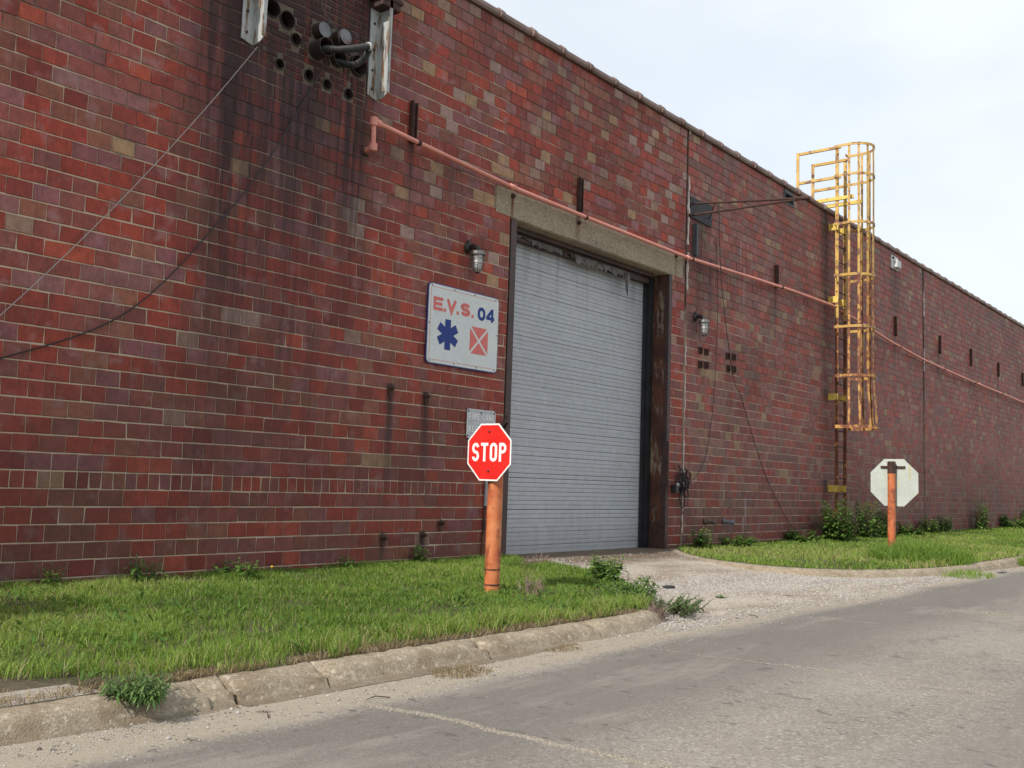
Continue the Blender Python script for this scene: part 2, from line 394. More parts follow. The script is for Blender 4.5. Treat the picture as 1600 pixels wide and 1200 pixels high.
mt['plate'] = weathered('dark_steel_plate', (0.020,0.019,0.025), (0.038,0.035,0.042), 5, 0.7, spots=(0.085,0.04,0.03), spot_amt=0.35)
mt['lamp_iron'] = weathered('lamp_iron', (0.018,0.015,0.015), (0.035,0.028,0.027), 20, 0.55)
mt['lamp_metal'] = weathered('lamp_guard_metal', (0.085,0.083,0.082), (0.15,0.147,0.143), 20, 0.5, spots=(0.10,0.07,0.05), spot_amt=0.3, spot_scale=25)
mt['cable_black'] = plain('black_cable_rubber', (0.014,0.012,0.014), 0.6)
mt['cable_pale'] = plain('pale_cable_jacket', (0.30,0.26,0.25), 0.6)
mt['caulk'] = weathered('old_caulk', (0.50,0.42,0.39), (0.66,0.57,0.54), 8, 0.8, spots=(0.18,0.11,0.10), spot_amt=0.3)
mt['joint'] = plain('open_joint', (0.022,0.014,0.013), 0.95)
mt['conduit'] = weathered('zinc_conduit', (0.27,0.27,0.28), (0.34,0.34,0.35), 9, 0.5)
mt['tin'] = weathered('torn_tin', (0.09,0.082,0.076), (0.19,0.175,0.165), 6, 0.6, spots=(0.08,0.05,0.04), spot_amt=0.5, spot_scale=7)
mt['zinc_box'] = weathered('zinc_box', (0.50,0.50,0.50), (0.60,0.60,0.60), 8, 0.5, spots=(0.20,0.15,0.12), spot_amt=0.2)
mt['roof'] = plain('roof_felt', (0.05,0.05,0.05), 0.9)

gm, gnt, gb = new_mat('lamp_glass')
gb.inputs['Base Color'].default_value = (0.75,0.76,0.76,1); gb.inputs['Roughness'].default_value = 0.35
gb.inputs['Transmission Weight'].default_value = 0.35; gb.inputs['IOR'].default_value = 1.3
mt['glass'] = gm

def ground_mat(name, c1, c2, spec1, spec2, big=0.8, dirt=None, rough=0.9, stone_scale=70, extra=None, bd=0.006):
    m, nt, b = new_mat(name); p = pos_node(nt)
    n1 = noise(nt, p, big, 6, 0.6)
    c = mixc(nt, rng_map(nt, n1, 0.3, 0.7), c1, c2)
    v = N(nt, 'ShaderNodeTexVoronoi', feature='F1'); v.inputs['Scale'].default_value = stone_scale
    nt.links.new(p, v.inputs['Vector'])
    sx = N(nt, 'ShaderNodeSeparateXYZ'); nt.links.new(v.outputs['Color'], sx.inputs[0])
    c = mixc(nt, rng_map(nt, sx.outputs[0], 0.62, 0.95, 0.0, 0.55), c, spec1)
    c = mixc(nt, rng_map(nt, sx.outputs[1], 0.70, 0.97, 0.0, 0.6), c, spec2)
    fine = noise(nt, p, stone_scale*2.5, 3)
    c = mixc(nt, 0.5, c, mixc(nt, 1.0, c, mixc(nt, fine, (0.5,0.5,0.5), (1.5,1.5,1.5)), 'MULTIPLY'))
    if extra: c = extra(nt, p, c)
    nt.links.new(c, b.inputs['Base Color']); b.inputs['Roughness'].default_value = rough
    b.inputs['Specular IOR Level'].default_value = 0.3
    bump(nt, b, mth(nt, 'ADD', v.outputs['Distance'], fine), 0.45, bd)
    return m
def road_extra(nt, p, c):
    sx = N(nt, 'ShaderNodeSeparateXYZ'); nt.links.new(p, sx.inputs[0])
    X, Y = sx.outputs[0], sx.outputs[1]
    w1 = noise(nt, p, 1.1, 5, 0.6, sc=(0.35,1,1))
    yy = mth(nt, 'ADD', Y, mth(nt, 'MULTIPLY', mth(nt, 'SUBTRACT', w1, 0.5), 0.55))
    # wheel-polished darker lane next to the dusty gutter
    lane = mth(nt, 'MULTIPLY', rng_map(nt, yy, -4.02, -4.18), rng_map(nt, yy, -5.6, -4.7))
    c = mixc(nt, mth(nt, 'MULTIPLY', lane, 0.72), c, (0.128,0.116,0.106))
    lane2 = mth(nt, 'MULTIPLY', rng_map(nt, yy, -6.05, -6.35), rng_map(nt, yy, -7.6, -7.0))
    c = mixc(nt, mth(nt, 'MULTIPLY', lane2, 0.5), c, (0.165,0.15,0.137))
    # pale dust washed out of the drive and along the gutter
    du = rng_map(nt, yy, -4.10, -3.90)
    dn = noise(nt, p, 14, 4)
    c = mixc(nt, mth(nt, 'MULTIPLY', du, rng_map(nt, dn, 0.2, 0.7, 0.55, 0.95)), c, (0.31,0.265,0.205))
    # small dark tar and oil specks in the middle of the lane
    sp = noise(nt, p, 9, 3, 0.6, sc=(1.6,0.8,1))
    c = mixc(nt, rng_map(nt, sp, 0.635, 0.67, 0.0, 0.55), c, (0.07,0.062,0.058))
    oil = noise(nt, p, 1.7, 5, 0.7, sc=(0.5,1.4,1))
    c = mixc(nt, rng_map(nt, oil, 0.56, 0.72, 0.0, 0.45), c, (0.10,0.09,0.082))
    pol = noise(nt, p, 2.6, 5, 0.7, sc=(0.25,1.0,1))
    c = mixc(nt, rng_map(nt, pol, 0.52, 0.68, 0.0, 0.4), c, (0.30,0.27,0.235))
    bl = noise(nt, p, 0.55, 4)
    c = mixc(nt, rng_map(nt, bl, 0.55, 0.75, 0.0, 0.30), c, (0.17,0.155,0.14))
    return c
mt['road'] = ground_mat('worn_road', (0.200,0.175,0.145), (0.262,0.232,0.195), (0.13,0.117,0.105), (0.38,0.355,0.315), 0.7, stone_scale=85, extra=road_extra)
def drive_extra(nt, p, c):
    w1 = noise(nt, p, 1.3, 5, 0.65, sc=(0.7,1.5,1))
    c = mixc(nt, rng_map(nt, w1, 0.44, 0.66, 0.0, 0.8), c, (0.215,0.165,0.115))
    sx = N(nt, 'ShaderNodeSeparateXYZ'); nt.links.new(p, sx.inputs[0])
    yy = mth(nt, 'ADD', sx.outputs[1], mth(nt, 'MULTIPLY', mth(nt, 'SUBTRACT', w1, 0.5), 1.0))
    c = mixc(nt, rng_map(nt, yy, -1.35, -0.55, 0.0, 0.85), c, (0.10,0.066,0.042))  # darker brown towards the sill
    return c
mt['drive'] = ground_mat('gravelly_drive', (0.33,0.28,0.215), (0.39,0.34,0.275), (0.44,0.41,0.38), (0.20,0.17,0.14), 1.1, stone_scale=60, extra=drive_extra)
mt['soil'] = ground_mat('lawn_soil', (0.055,0.045,0.028), (0.10,0.078,0.05), (0.13,0.10,0.07), (0.05,0.06,0.02), 2.0, stone_scale=45)
mt['terrain'] = ground_mat('field', (0.07,0.09,0.03), (0.11,0.12,0.045), (0.10,0.10,0.04), (0.06,0.08,0.03), 0.2, stone_scale=6)
mt['pad'] = ground_mat('old_pavement', (0.27,0.24,0.20), (0.34,0.30,0.255), (0.36,0.33,0.29), (0.20,0.17,0.14), 2.0, stone_scale=60)
def kerb_extra(nt, p, c):
    w = noise(nt, p, 5, 5, 0.65)
    c = mixc(nt, rng_map(nt, w, 0.44, 0.66, 0.0, 0.65), c, (0.165,0.122,0.078))
    w2 = noise(nt, p, 24, 5, 0.7)
    c = mixc(nt, rng_map(nt, w2, 0.54, 0.66, 0.0, 0.65), c, (0.47,0.41,0.32))
    sx = N(nt, 'ShaderNodeSeparateXYZ'); nt.links.new(p, sx.inputs[0])
    lo = rng_map(nt, mth(nt, 'ADD', sx.outputs[2], mth(nt, 'MULTIPLY', w, 0.03)), -0.135, -0.115, 0.6, 0.0)   # darker line low along the gutter
    c = mixc(nt, lo, c, (0.12,0.092,0.065))
    return c
mt['kerb'] = ground_mat('eroded_kerb_concrete', (0.235,0.190,0.132), (0.295,0.243,0.175), (0.40,0.345,0.27), (0.17,0.135,0.095), 2.0, stone_scale=95, extra=kerb_extra, bd=0.006)

def leaf_mat(name, ramp, trans=0.35, rough=0.55):
    m = bpy.data.materials.new(name); m.use_nodes = True; nt = m.node_tree; nt.nodes.clear()
    out = N(nt, 'ShaderNodeOutputMaterial')
    at = N(nt, 'ShaderNodeAttribute', attribute_name='vary')
    r = N(nt, 'ShaderNodeValToRGB'); els = r.color_ramp.elements
    els[0].position = ramp[0][0]; els[0].color = (*ramp[0][1], 1)
    els[1].position = ramp[-1][0]; els[1].color = (*ramp[-1][1], 1)
    for pos_, c_ in ramp[1:-1]:
        e = els.new(pos_); e.color = (*c_, 1)
    nt.links.new(at.outputs['Fac'], r.inputs[0])
    b = N(nt, 'ShaderNodeBsdfPrincipled'); b.inputs['Roughness'].default_value = rough; b.inputs['Specular IOR Level'].default_value = 0.35
    t = N(nt, 'ShaderNodeBsdfTranslucent'); mx = N(nt, 'ShaderNodeMixShader'); mx.inputs[0].default_value = trans
    nt.links.new(r.outputs[0], b.inputs['Base Color']); nt.links.new(r.outputs[0], t.inputs['Color'])
    nt.links.new(b.outputs[0], mx.inputs[1]); nt.links.new(t.outputs[0], mx.inputs[2]); nt.links.new(mx.outputs[0], out.inputs[0])
    return m
mt['grass'] = leaf_mat('grass_blade', [(0.0,(0.090,0.175,0.022)),(0.35,(0.185,0.300,0.042)),(0.65,(0.275,0.38,0.068)),(0.86,(0.31,0.365,0.10)),(0.93,(0.42,0.36,0.17)),(1.0,(0.46,0.37,0.21))], 0.45)
mt['weed'] = leaf_mat('weed_leaf', [(0.0,(0.060,0.130,0.020)),(0.5,(0.11,0.205,0.036)),(0.85,(0.18,0.275,0.06)),(1.0,(0.24,0.31,0.11))])
mt['bluish_weed'] = leaf_mat('grey_green_leaf', [(0.0,(0.07,0.155,0.04)),(0.5,(0.13,0.235,0.065)),(1.0,(0.21,0.30,0.11))])
mt['clover'] = leaf_mat('dark_clover_leaf', [(0.0,(0.040,0.080,0.020)),(0.5,(0.075,0.125,0.034)),(1.0,(0.14,0.18,0.07))])
mt['dry'] = leaf_mat('dry_stalk', [(0.0,(0.20,0.135,0.11)),(0.5,(0.30,0.21,0.175)),(1.0,(0.40,0.30,0.24))])
mt['dead'] = leaf_mat('dead_grass', [(0.0,(0.19,0.14,0.075)),(0.5,(0.29,0.22,0.12)),(1.0,(0.38,0.30,0.18))])
mt['flower'] = plain('dandelion_yellow', (0.75,0.50,0.02), 0.6)
gvm, gvnt, gvb = new_mat('gravel_stone')
gat = N(gvnt, 'ShaderNodeAttribute', attribute_name='tint'); gvnt.links.new(gat.outputs['Color'], gvb.inputs['Base Color']); gvb.inputs['Roughness'].default_value = 0.9
mt['gravel'] = gvm

# ------------------------------------------------------------------ ground
def lawn_z(y): return -0.05*min(1.0, abs(y)/3.5)
ROAD_Z = -0.15

g = MB(); g.box(-350, 450, -400, 400, -0.9, -0.32)
g.build('ground', mt['terrain'], kind='structure')

def grid_sheet(name, xs, ys, zf, mat):
    vs = [(x, y, zf(x, y)) for y in ys for x in xs]
    nx = len(xs); fs = [(j*nx+i, j*nx+i+1, (j+1)*nx+i+1, (j+1)*nx+i) for j in range(len(ys)-1) for i in range(nx-1)]
    me = bpy.data.meshes.new(name); me.from_pydata(vs, [], fs); me.materials.append(mat)
    me.polygons.foreach_set('use_smooth', [True]*len(me.polygons))
    o = bpy.data.objects.new(name, me); col.objects.link(o); tag(o, kind='structure'); return o
def road_z(x, y):
    return ROAD_Z + 0.012*math.sin(x*0.9+1.3)*math.sin(y*1.1) + 0.02*min(1, max(0, (-3.7-y)/3)) 
grid_sheet('road', list(np.arange(-30, 70, 0.5)), list(np.arange(-12, -3.49, 0.25)), road_z, mt['road'])
def drive_z(x, y):
    t = min(1, max(0, (-0.1-y)/3.7)); t = t*t*(3-2*t)
    return -0.012 - 0.128*t - 0.05*min(1, max(0, (-3.62-y)/0.28)) + 0.008*math.sin(x*2.1)*math.sin(y*1.7+x)*min(1, max(0, -y))
grid_sheet('driveway', list(np.arange(5.4, 15.6, 0.2)), [0.36, 0.2, 0.0]+list(np.arange(-0.2, -3.61, -0.2))+[-3.7,-3.8,-3.9,-4.0], drive_z, mt['drive'])

L1_EDGE = [(9.02,0.0),(9.03,-0.35),(8.93,-0.8),(8.72,-1.35),(8.4,-1.9),(7.9,-2.5),(7.25,-3.0),(6.85,-3.35),(6.6,-3.47)]
L2_KERB = [(12.95,-0.12),(12.45,-0.45),(11.95,-0.95),(11.62,-1.5),(11.55,-2.1),(11.75,-2.6),(12.25,-3.0),(13.1,-3.32),(14.2,-3.5),(16.0,-3.54)]
def smooth_path(pts, n=4):
    out = []
    P = [Vector((*p, 0)) for p in pts]
    for i in range(len(P)-1):
        p0 = P[max(i-1,0)]; p1 = P[i]; p2 = P[i+1]; p3 = P[min(i+2,len(P)-1)]
        for k in range(n):
            t = k/n
            out.append(0.5*((2*p1)+(p2-p0)*t+(2*p0-5*p1+4*p2-p3)*t*t+(3*p1-p0-3*p2+p3)*t**3))
    out.append(P[-1]); return [(v.x, v.y) for v in out]
L1E = smooth_path(L1_EDGE); L2E = smooth_path(L2_KERB)
poly1 = [(-12,0.0)] + L1E + [(-12,-3.47)]
poly2 = [(60,0.0),(13.0,0.0)] + L2E + [(60,-3.54)]
def inside(poly, x, y):
    x = np.asarray(x); y = np.asarray(y); r = np.zeros(x.shape, bool)
    n = len(poly)
    for i in range(n):
        x1, y1 = poly[i]; x2, y2 = poly[(i+1) % n]
        if y1 == y2: continue
        c = ((y1 > y) != (y2 > y)) & (x < (x2-x1)*(y-y1)/(y2-y1)+x1)
        r ^= c
    return r
def lawn_slab(name, poly):
    bm = bmesh.new()
    vs = [bm.verts.new((x, y, lawn_z(y)-0.004)) for x, y in poly]
    f = bm.faces.new(vs)
    bmesh.ops.triangulate(bm, faces=[f])
    bmesh.ops.subdivide_edges(bm, edges=list(bm.edges), cuts=2, use_grid_fill=True)
    for v in bm.verts: v.co.z = lawn_z(v.co.y)-0.004
    r = bmesh.ops.extrude_face_region(bm, geom=list(bm.faces))
    for e in r['geom']:
        if isinstance(e, bmesh.types.BMVert): e.co.z -= 0.35
    bmesh.ops.recalc_face_normals(bm, faces=bm.faces)
    me = bpy.data.meshes.new(name); bm.to_mesh(me); bm.free(); me.materials.append(mt['soil'])
    o = bpy.data.objects.new(name, me); col.objects.link(o); return tag(o, kind='structure')
lawn_slab('lawn_soil', poly1); lawn_slab('lawn_soil', poly2)

# kerbs: swept rounded profile, worn by noise
def vnoise(x, y, s=1.0):
    return (math.sin(x*12.9*s+y*7.3)*0.5+math.sin(x*31.7*s-y*11.1+1.7)*0.3+math.sin(x*67.1*s+2.1)*0.2)
KPROF = [(0.0,-0.40),(0.0,-0.012),(0.02,0.0),(0.075,0.003),(0.115,-0.006),(0.145,-0.020),(0.166,-0.046),(0.182,-0.080),(0.200,-0.099),(0.245,-0.106),(0.25,-0.30)]
def kerb(path, wear=1.0, flush=False, cap_round=False):
    """profile offset to the right of the walking direction (towards the road)"""
    P = [Vector((x, y, 0)) for x, y in path]
    # resample every 4 cm
    Q = [P[0]]
    for a, b in zip(P, P[1:]):
        n = max(1, int((b-a).length/0.045))
        for k in range(1, n+1): Q.append(a.lerp(b, k/n))
    vs, fs = [], []; m = len(KPROF)
    for i, q in enumerate(Q):
        t = (Q[min(i+1,len(Q)-1)]-Q[max(i-1,0)]).normalized()
        nr = Vector((t.y, -t.x, 0))
        chip = max(0.0, vnoise(q.x*0.35, q.y)-0.35)*0.03*wear
        endd = min(i, len(Q)-1-i)
        er = 0.012*max(0, 2-endd)
        for j, (o, z) in enumerate(KPROF):
            w = 0.0
            if 1 <= j <= 9:
                w = wear*(0.0032*vnoise(q.x*1.3+j*3.1, q.y+j)+0.0022*random.uniform(-1,1)) + (chip+er if j in (3,4,5) else 0)
            zz = lawn_z(q.y)+z - (w if j in (2,3,4,5) else 0)
            oo = o - (w if j >= 4 else 0)
            vs.append((q.x+nr.x*oo, q.y+nr.y*oo, zz))
    for i in range(len(Q)-1):
        for j in range(m-1):
            a = i*m+j; fs.append((a, a+m, a+m+1, a+1))
    fs.append(tuple(range(m))); fs.append(tuple(reversed(range((len(Q)-1)*m, len(Q)*m))))
    me = bpy.data.meshes.new('kerb'); me.from_pydata(vs, [], fs); me.materials.append(mt['kerb'])
    me.polygons.foreach_set('use_smooth', [True]*len(me.polygons))
    bm = bmesh.new(); bm.from_mesh(me); bmesh.ops.recalc_face_normals(bm, faces=bm.faces); bm.to_mesh(me); bm.free()
    try: me.set_sharp_from_angle(angle=math.radians(55))
    except Exception: pass
    o = bpy.data.objects.new('kerb', me); col.objects.link(o); tag(o, kind='structure')
YK = -3.47
# each broken length of kerb, small gaps at the breaks
kerb([(-12,YK),(0.2,YK)], 0.6)
kerb([(0.212,YK),(2.655,YK)], 0.8)
kerb([(2.675,YK+0.018),(2.80,YK+0.012)], 1.5)
kerb([(2.812,YK-0.004),(3.330,YK+0.003)], 1.2)
kerb([(3.346,YK),(4.55,YK)], 1.2)
kerb([(4.565,YK-0.003),(5.72,YK)], 1.1)
kerb([(5.735,YK)] + [(6.2,YK+0.01),(6.5,YK+0.04),(6.68,YK+0.10),(6.80,YK+0.22)], 0.8)
L2K = L2E[:]
def seg(a, b): return L2K[a:b]
n2 = len(L2K)
kerb(seg(0, 13), 0.5); kerb(seg(12, 25), 0.6); kerb(seg(24, n2), 0.9)
x = 16.02
while x < 60:
    kerb([(x,-3.54+random.uniform(-0.01,0.01)),(min(x+2.0+random.random()*0.8, 60),-3.54)], 1.3); x += 2.9

# patch of old pavement behind the kerb at the left
pad = MB(); pad.prism([(-6,-2.4),(1.5,-2.75),(2.1,-2.95),(2.22,-3.2),(2.27,-3.46),(-6,-3.46)], (0,0,-0.09), (1,0,0), (0,1,0), (0,0,1), 0.040)
pad.build('pavement', mt['pad'], kind='structure')

# ------------------------------------------------------------------ the warehouse
H = 0.1355; W = 0.2032; Z0 = 0.855        # course height, tile length, top of the course of half tiles
TOP = Z0 + 41*H                            # 6.41
BL, BR = -8.0, 50.0
bld = empty('brick_warehouse', (20, 0, 0), 'long red glazed brick warehouse with a grey roller door under a concrete lintel', 'warehouse')

DOOR = (8.985, 12.815, -0.4, 4.04)
LINT = (8.69, 13.15, 4.04, 4.40)
PATCH = (5.285, 6.585, Z0+28*H, Z0+37*H)
VENT = (16.76, 17.18, 6.12, 6.38)
JT = [(13.205, 13.25), (24.825, 24.90)]
openings = [DOOR, LINT, PATCH, VENT] + [(a, b, -0.4, TOP) for a, b in JT]

# mortar body of the wall (bricks stand proud of it)
core = MB()
xs = sorted(set([BL, BR] + [o[0] for o in openings] + [o[1] for o in openings]))
for x0, x1 in zip(xs, xs[1:]):
    xm = (x0+x1)/2
    cuts = sorted([(o[2], o[3]) for o in openings if o[0] < xm < o[1]])
    z = -0.4
    for a, b in cuts:
        if a > z: core.box(x0, x1, 0.006, 0.36, z, a)
        z = max(z, b)
    if z < TOP: core.box(x0, x1, 0.006, 0.36, z, TOP)
core.build('wall', mt['mortar'], bld)
rf = MB(); rf.box(BL, BR, 0.37, 18, 6.0, 6.2); rf.build('roof', mt['roof'], bld)
bk = MB()
bk.box(BL, BL+0.3, 0.37, 18, -0.4, 5.99); bk.box(BR-0.3, BR, 0.37, 18, -0.4, 5.99); bk.box(BL+0.31, BR-0.31, 17.7, 18, -0.4, 5.99)
bk.build('side_wall', mt['mortar'], bld)
jb = MB()
for a, b in JT: jb.box(a, b, 0.05, 0.36, -0.4, TOP)
jb.build('expansion_joint', mt['joint'], bld)

# tints: the tiles run from bright red through plum and brown to buff
PAL = ([(0.30,0.050,0.032)]*7 + [(0.255,0.047,0.035)]*7 + [(0.200,0.040,0.034)]*5 + [(0.36,0.070,0.040)]*2 +
       [(0.26,0.078,0.064)]*7 + [(0.22,0.078,0.066)]*6 + [(0.185,0.076,0.074)]*4 + [(0.23,0.094,0.108)]*4 + [(0.20,0.078,0.056)]*4 + [(0.28,0.135,0.130)]*2 +
       [(0.235,0.098,0.064)]*4 + [(0.32,0.225,0.130)]*1 + [(0.28,0.195,0.145)]*1 + [(0.37,0.275,0.24)]*1)
PAL_FAR = ([(0.25,0.074,0.060)]*7 + [(0.21,0.066,0.056)]*6 + [(0.28,0.066,0.050)]*5 + [(0.23,0.095,0.080)]*6 +
       [(0.20,0.092,0.082)]*5 + [(0.25,0.125,0.090)]*4 + [(0.185,0.105,0.085)]*2 + [(0.29,0.185,0.115)]*2 + [(0.27,0.075,0.055)]*1)
NV = 72
pal_rng = random.Random(5)
TINTS = []
for i in range(NV):
    c = PAL[i % len(PAL)]; c = (c[0]*1.08, c[1]*(1.10 if c[1] < 0.11 else 1.0), c[2]*(1.10 if c[1] < 0.11 else 0.98)); k = pal_rng.uniform(0.82, 1.15); d = pal_rng.uniform(-0.008, 0.008)
    TINTS.append((max(0.01,c[0]*k+d), max(0.01,c[1]*k+d*0.5), max(0.01,c[2]*k), 1.0))
# all tiles are of the same clay: pull the lots towards its mean colour
for i, c in enumerate(TINTS):
    pale = i < NV and PAL[i % len(PAL)][1] > 0.11
    f, mn = (0.08 if pale else 0.22), ((0.31,0.070,0.043) if i < NV else (0.28,0.088,0.064))
    TINTS[i] = tuple(c[q]*(1-f)+mn[q]*f for q in range(3))+(1.0,)
PALE_I = [i for i in range(NV) if PAL[i % len(PAL)][1] > 0.11]
NFAR = 72
for i in range(NFAR):
    c = PAL_FAR[i % len(PAL_FAR)]; k = pal_rng.uniform(0.85, 1.15)
    TINTS.append((c[0]*k*1.12, c[1]*k*1.16, c[2]*k*1.16, 1.0))
DULL_I = [i for i in range(NV) if 0.07 <= PAL[i % len(PAL)][1] <= 0.11]
MID_I = [i for i in range(NV) if PAL[i % len(PAL)][1] > 0.12]
RED_I = [i for i in range(NV) if PAL[i % len(PAL)][1] < 0.07]

jr_ = random.Random(8)
def brick_geo(w, h):
    """one tile, its centre at the origin, face at y=0: chamfered face, sides going back"""
    a, b = w/2, h/2; c = 0.0035
    v = [(-a+c,0,-b+c),(a-c,0,-b+c),(a-c,0,b-c),(-a+c,0,b-c),
         (-a,0.004,-b),(a,0.004,-b),(a,0.004,b),(-a,0.004,b),
         (-a,0.03,-b),(a,0.03,-b),(a,0.03,b),(-a,0.03,b)]
    for i in range(4):
        dx, dz, dy = jr_.uniform(-0.0016,0.0016), jr_.uniform(-0.0022,0.0022), jr_.uniform(-0.0016,0.0016)
        if jr_.random() < 0.05: dx -= math.copysign(0.006, v[i][0]); dz -= math.copysign(0.005, v[i][2])    # a chipped corner
        for q in (i, 4+i): v[q] = (v[q][0]+dx, v[q][1]+(dy if q < 4 else 0), v[q][2]+dz)
    f = [(0,1,2,3)]
    for i in range(4):
        j = (i+1) % 4
        f.append((4+i,4+j,j,i)); f.append((8+i,8+j,4+j,4+i))
    return v, f

bricks = []      # (xc, zc, w, h, tint index, y jitter)
br = random.Random(3)
def lay(z0, z1, length, x0, x1, phase, head=0.0055, bed=0.0110):
    """one run of tiles between two stops"""
    n0 = math.floor((x0-phase)/length)
    edges = [x0]
    e = phase + n0*length
    while e < x1-1e-6:
        if e > x0+0.035: edges.append(e + br.uniform(-0.004, 0.004))
        e += length
    if x1-edges[-1] < 0.035 and len(edges) > 1: edges[-1] = x1
    else: edges.append(x1)
    prev = None
    for a, b in zip(edges, edges[1:]):
        t = br.randrange(NV)
        far = (a+b)/2
        if t in PALE_I and (far > 13.2 or z0 < 3.4) and br.random() < 0.62: t = br.randrange(NV)
        # tiles came from the kiln in mixed lots: reds cluster
        if prev is not None and br.random() < 0.22: t = prev
        if z0 > 3.4 and far > 6 and br.random() < 0.15: mid = br.choice(MID_I)
        else: mid = None
        if far > 13.22: t = prev if (prev is not None and prev >= NV and br.random() < 0.12) else NV+br.randrange(NFAR)
        prev = t
        if mid is not None and far < 13.22: t = mid
        elif z0 < 3.4 and far < 13.22 and t in RED_I and br.random() < 0.12: t = br.choice(DULL_I)
        bricks.append(((a+b)/2, (z0+z1)/2, b-a-head, z1-z0-bed, t, br.uniform(-0.0015, 0.0015)))
drift = 0.0
for k in range(-9, 41):
    z0 = Z0 + k*H; z1 = z0 + H
    zc = (z0+z1)/2
    drift += br.uniform(-0.012, 0.012)
    soldier = (k == -1)
    length = 0.1016 if soldier else W
    ph = (W/2 if k % 2 else 0.0) + drift
    stops = sorted([(o[0]-0.004, o[1]+0.004) for o in openings if o[2] < zc < o[3]])
    x = BL
    for a, b in stops + [(BR, BR)]:
        if a - x > 0.05: lay(z0, z1, length, x, a, ph, head=0.009 if soldier else 0.0055)
        x = max(x, b)

# holes broken through for pipes, with smaller common bricks made good around them
HOLES = [(5.40,5.235,0.088),(5.575,5.19,0.090),(5.685,5.04,0.062),(5.515,4.735,0.052),(5.865,4.745,0.060),(6.09,4.73,0.056),(6.372,4.726,0.058),
         (5.95,5.215,0.080),(6.20,5.235,0.078),(5.935,5.02,0.092),(6.20,5.03,0.085),(6.47,5.055,0.108)]
px0, px1, pz0, pz1 = PATCH
small = []
k = 0; z = pz0
while z < pz1-0.02:
    hh = H/2
    ph = 0.1 if k % 2 else 0.0
    e = [px0+0.003] + [px0+ph+0.2*i for i in range(1 if not ph else 0, 8) if px0+0.04 < px0+ph+0.2*i < px1-0.04] + [px1-0.003]
    for a, b in zip(e, e[1:]):
        # cut short where a hole comes through
        segs = [(a, b)]
        for hx, hz, hr in HOLES:
            if abs(hz-(z+hh/2)) < hr+0.004+hh/2:
                dz = max(0, abs(hz-(z+hh/2))-hh/2); half = math.sqrt(max(0, (hr+0.006)**2-dz*dz))
                ns = []
                for s0, s1 in segs:
                    if hx+half <= s0 or hx-half >= s1: ns.append((s0, s1)); continue
                    if hx-half-s0 > 0.03: ns.append((s0, hx-half))
                    if s1-hx-half > 0.03: ns.append((hx+half, s1))
                segs = ns
        for s0, s1 in segs:
            small.append(((s0+s1)/2, z+hh/2, s1-s0-0.008, hh-0.010, br.choice(RED_I) if br.random() < 0.7 else br.randrange(NV), 0.003+br.uniform(-0.002,0.002)))
    z += hh; k += 1
bricks += small

# the 300 largest in view become single bricks
def project(p):
    d = Vector(p)-CAM; w = d.dot(fwd)
    if w <= 0.1: return None
    return 800+1550*d.dot(rgt)/w, 600-1550*d.dot(upv)/w, w
size = []
for i, b in enumerate(bricks):
    q = project((b[0], 0, b[1]))
    if q and 6 < q[0] < 1594 and 10 < q[1] < 1190 and b[1] > 0.05:
        l = project((b[0]-b[2]/2, 0, b[1])); r = project((b[0]+b[2]/2, 0, b[1]))
        if l and r: size.append(((r[0]-l[0])*b[3]/q[2], i))
size.sort(reverse=True)
single = set(i for _, i in size[:300])
cache = {}
def brick_mesh(w, h, t):
    key = (round(w, 3), round(h, 4), t)
    if key not in cache:
        v, f = brick_geo(key[0], key[1])
        me = bpy.data.meshes.new('brick'); me.from_pydata(v, [], f); me.materials.append(mt['brick'])
        ca = me.color_attributes.new('tint', 'FLOAT_COLOR', 'CORNER')
        ca.data.foreach_set('color', np.tile(np.array(TINTS[t], 'f'), len(me.loops)))
        cache[key] = me
    return cache[key]
mv, mf, mc = [], [], []
for i, (x, z, w, h, t, dy) in enumerate(bricks):
    if i in single:
        o = bpy.data.objects.new('brick', brick_mesh(w, h, t)); col.objects.link(o)
        o.location = (x, dy, z); put(o, bld)
    else:
        v, f = brick_geo(w, h); n = len(mv)
        mv += [(a+x, b+dy, c+z) for a, b, c in v]; mf += [tuple(n+q for q in fc) for fc in f]
        mc += [TINTS[t]]*sum(len(fc) for fc in f)
me = bpy.data.meshes.new('bricks'); me.from_pydata(mv, [], mf); me.materials.append(mt['brick'])
ca = me.color_attributes.new('tint', 'FLOAT_COLOR', 'CORNER'); ca.data.foreach_set('color', np.array(mc, 'f').ravel())
o = bpy.data.objects.new('bricks', me); col.objects.link(o); put(o, bld); o['kind'] = 'stuff'

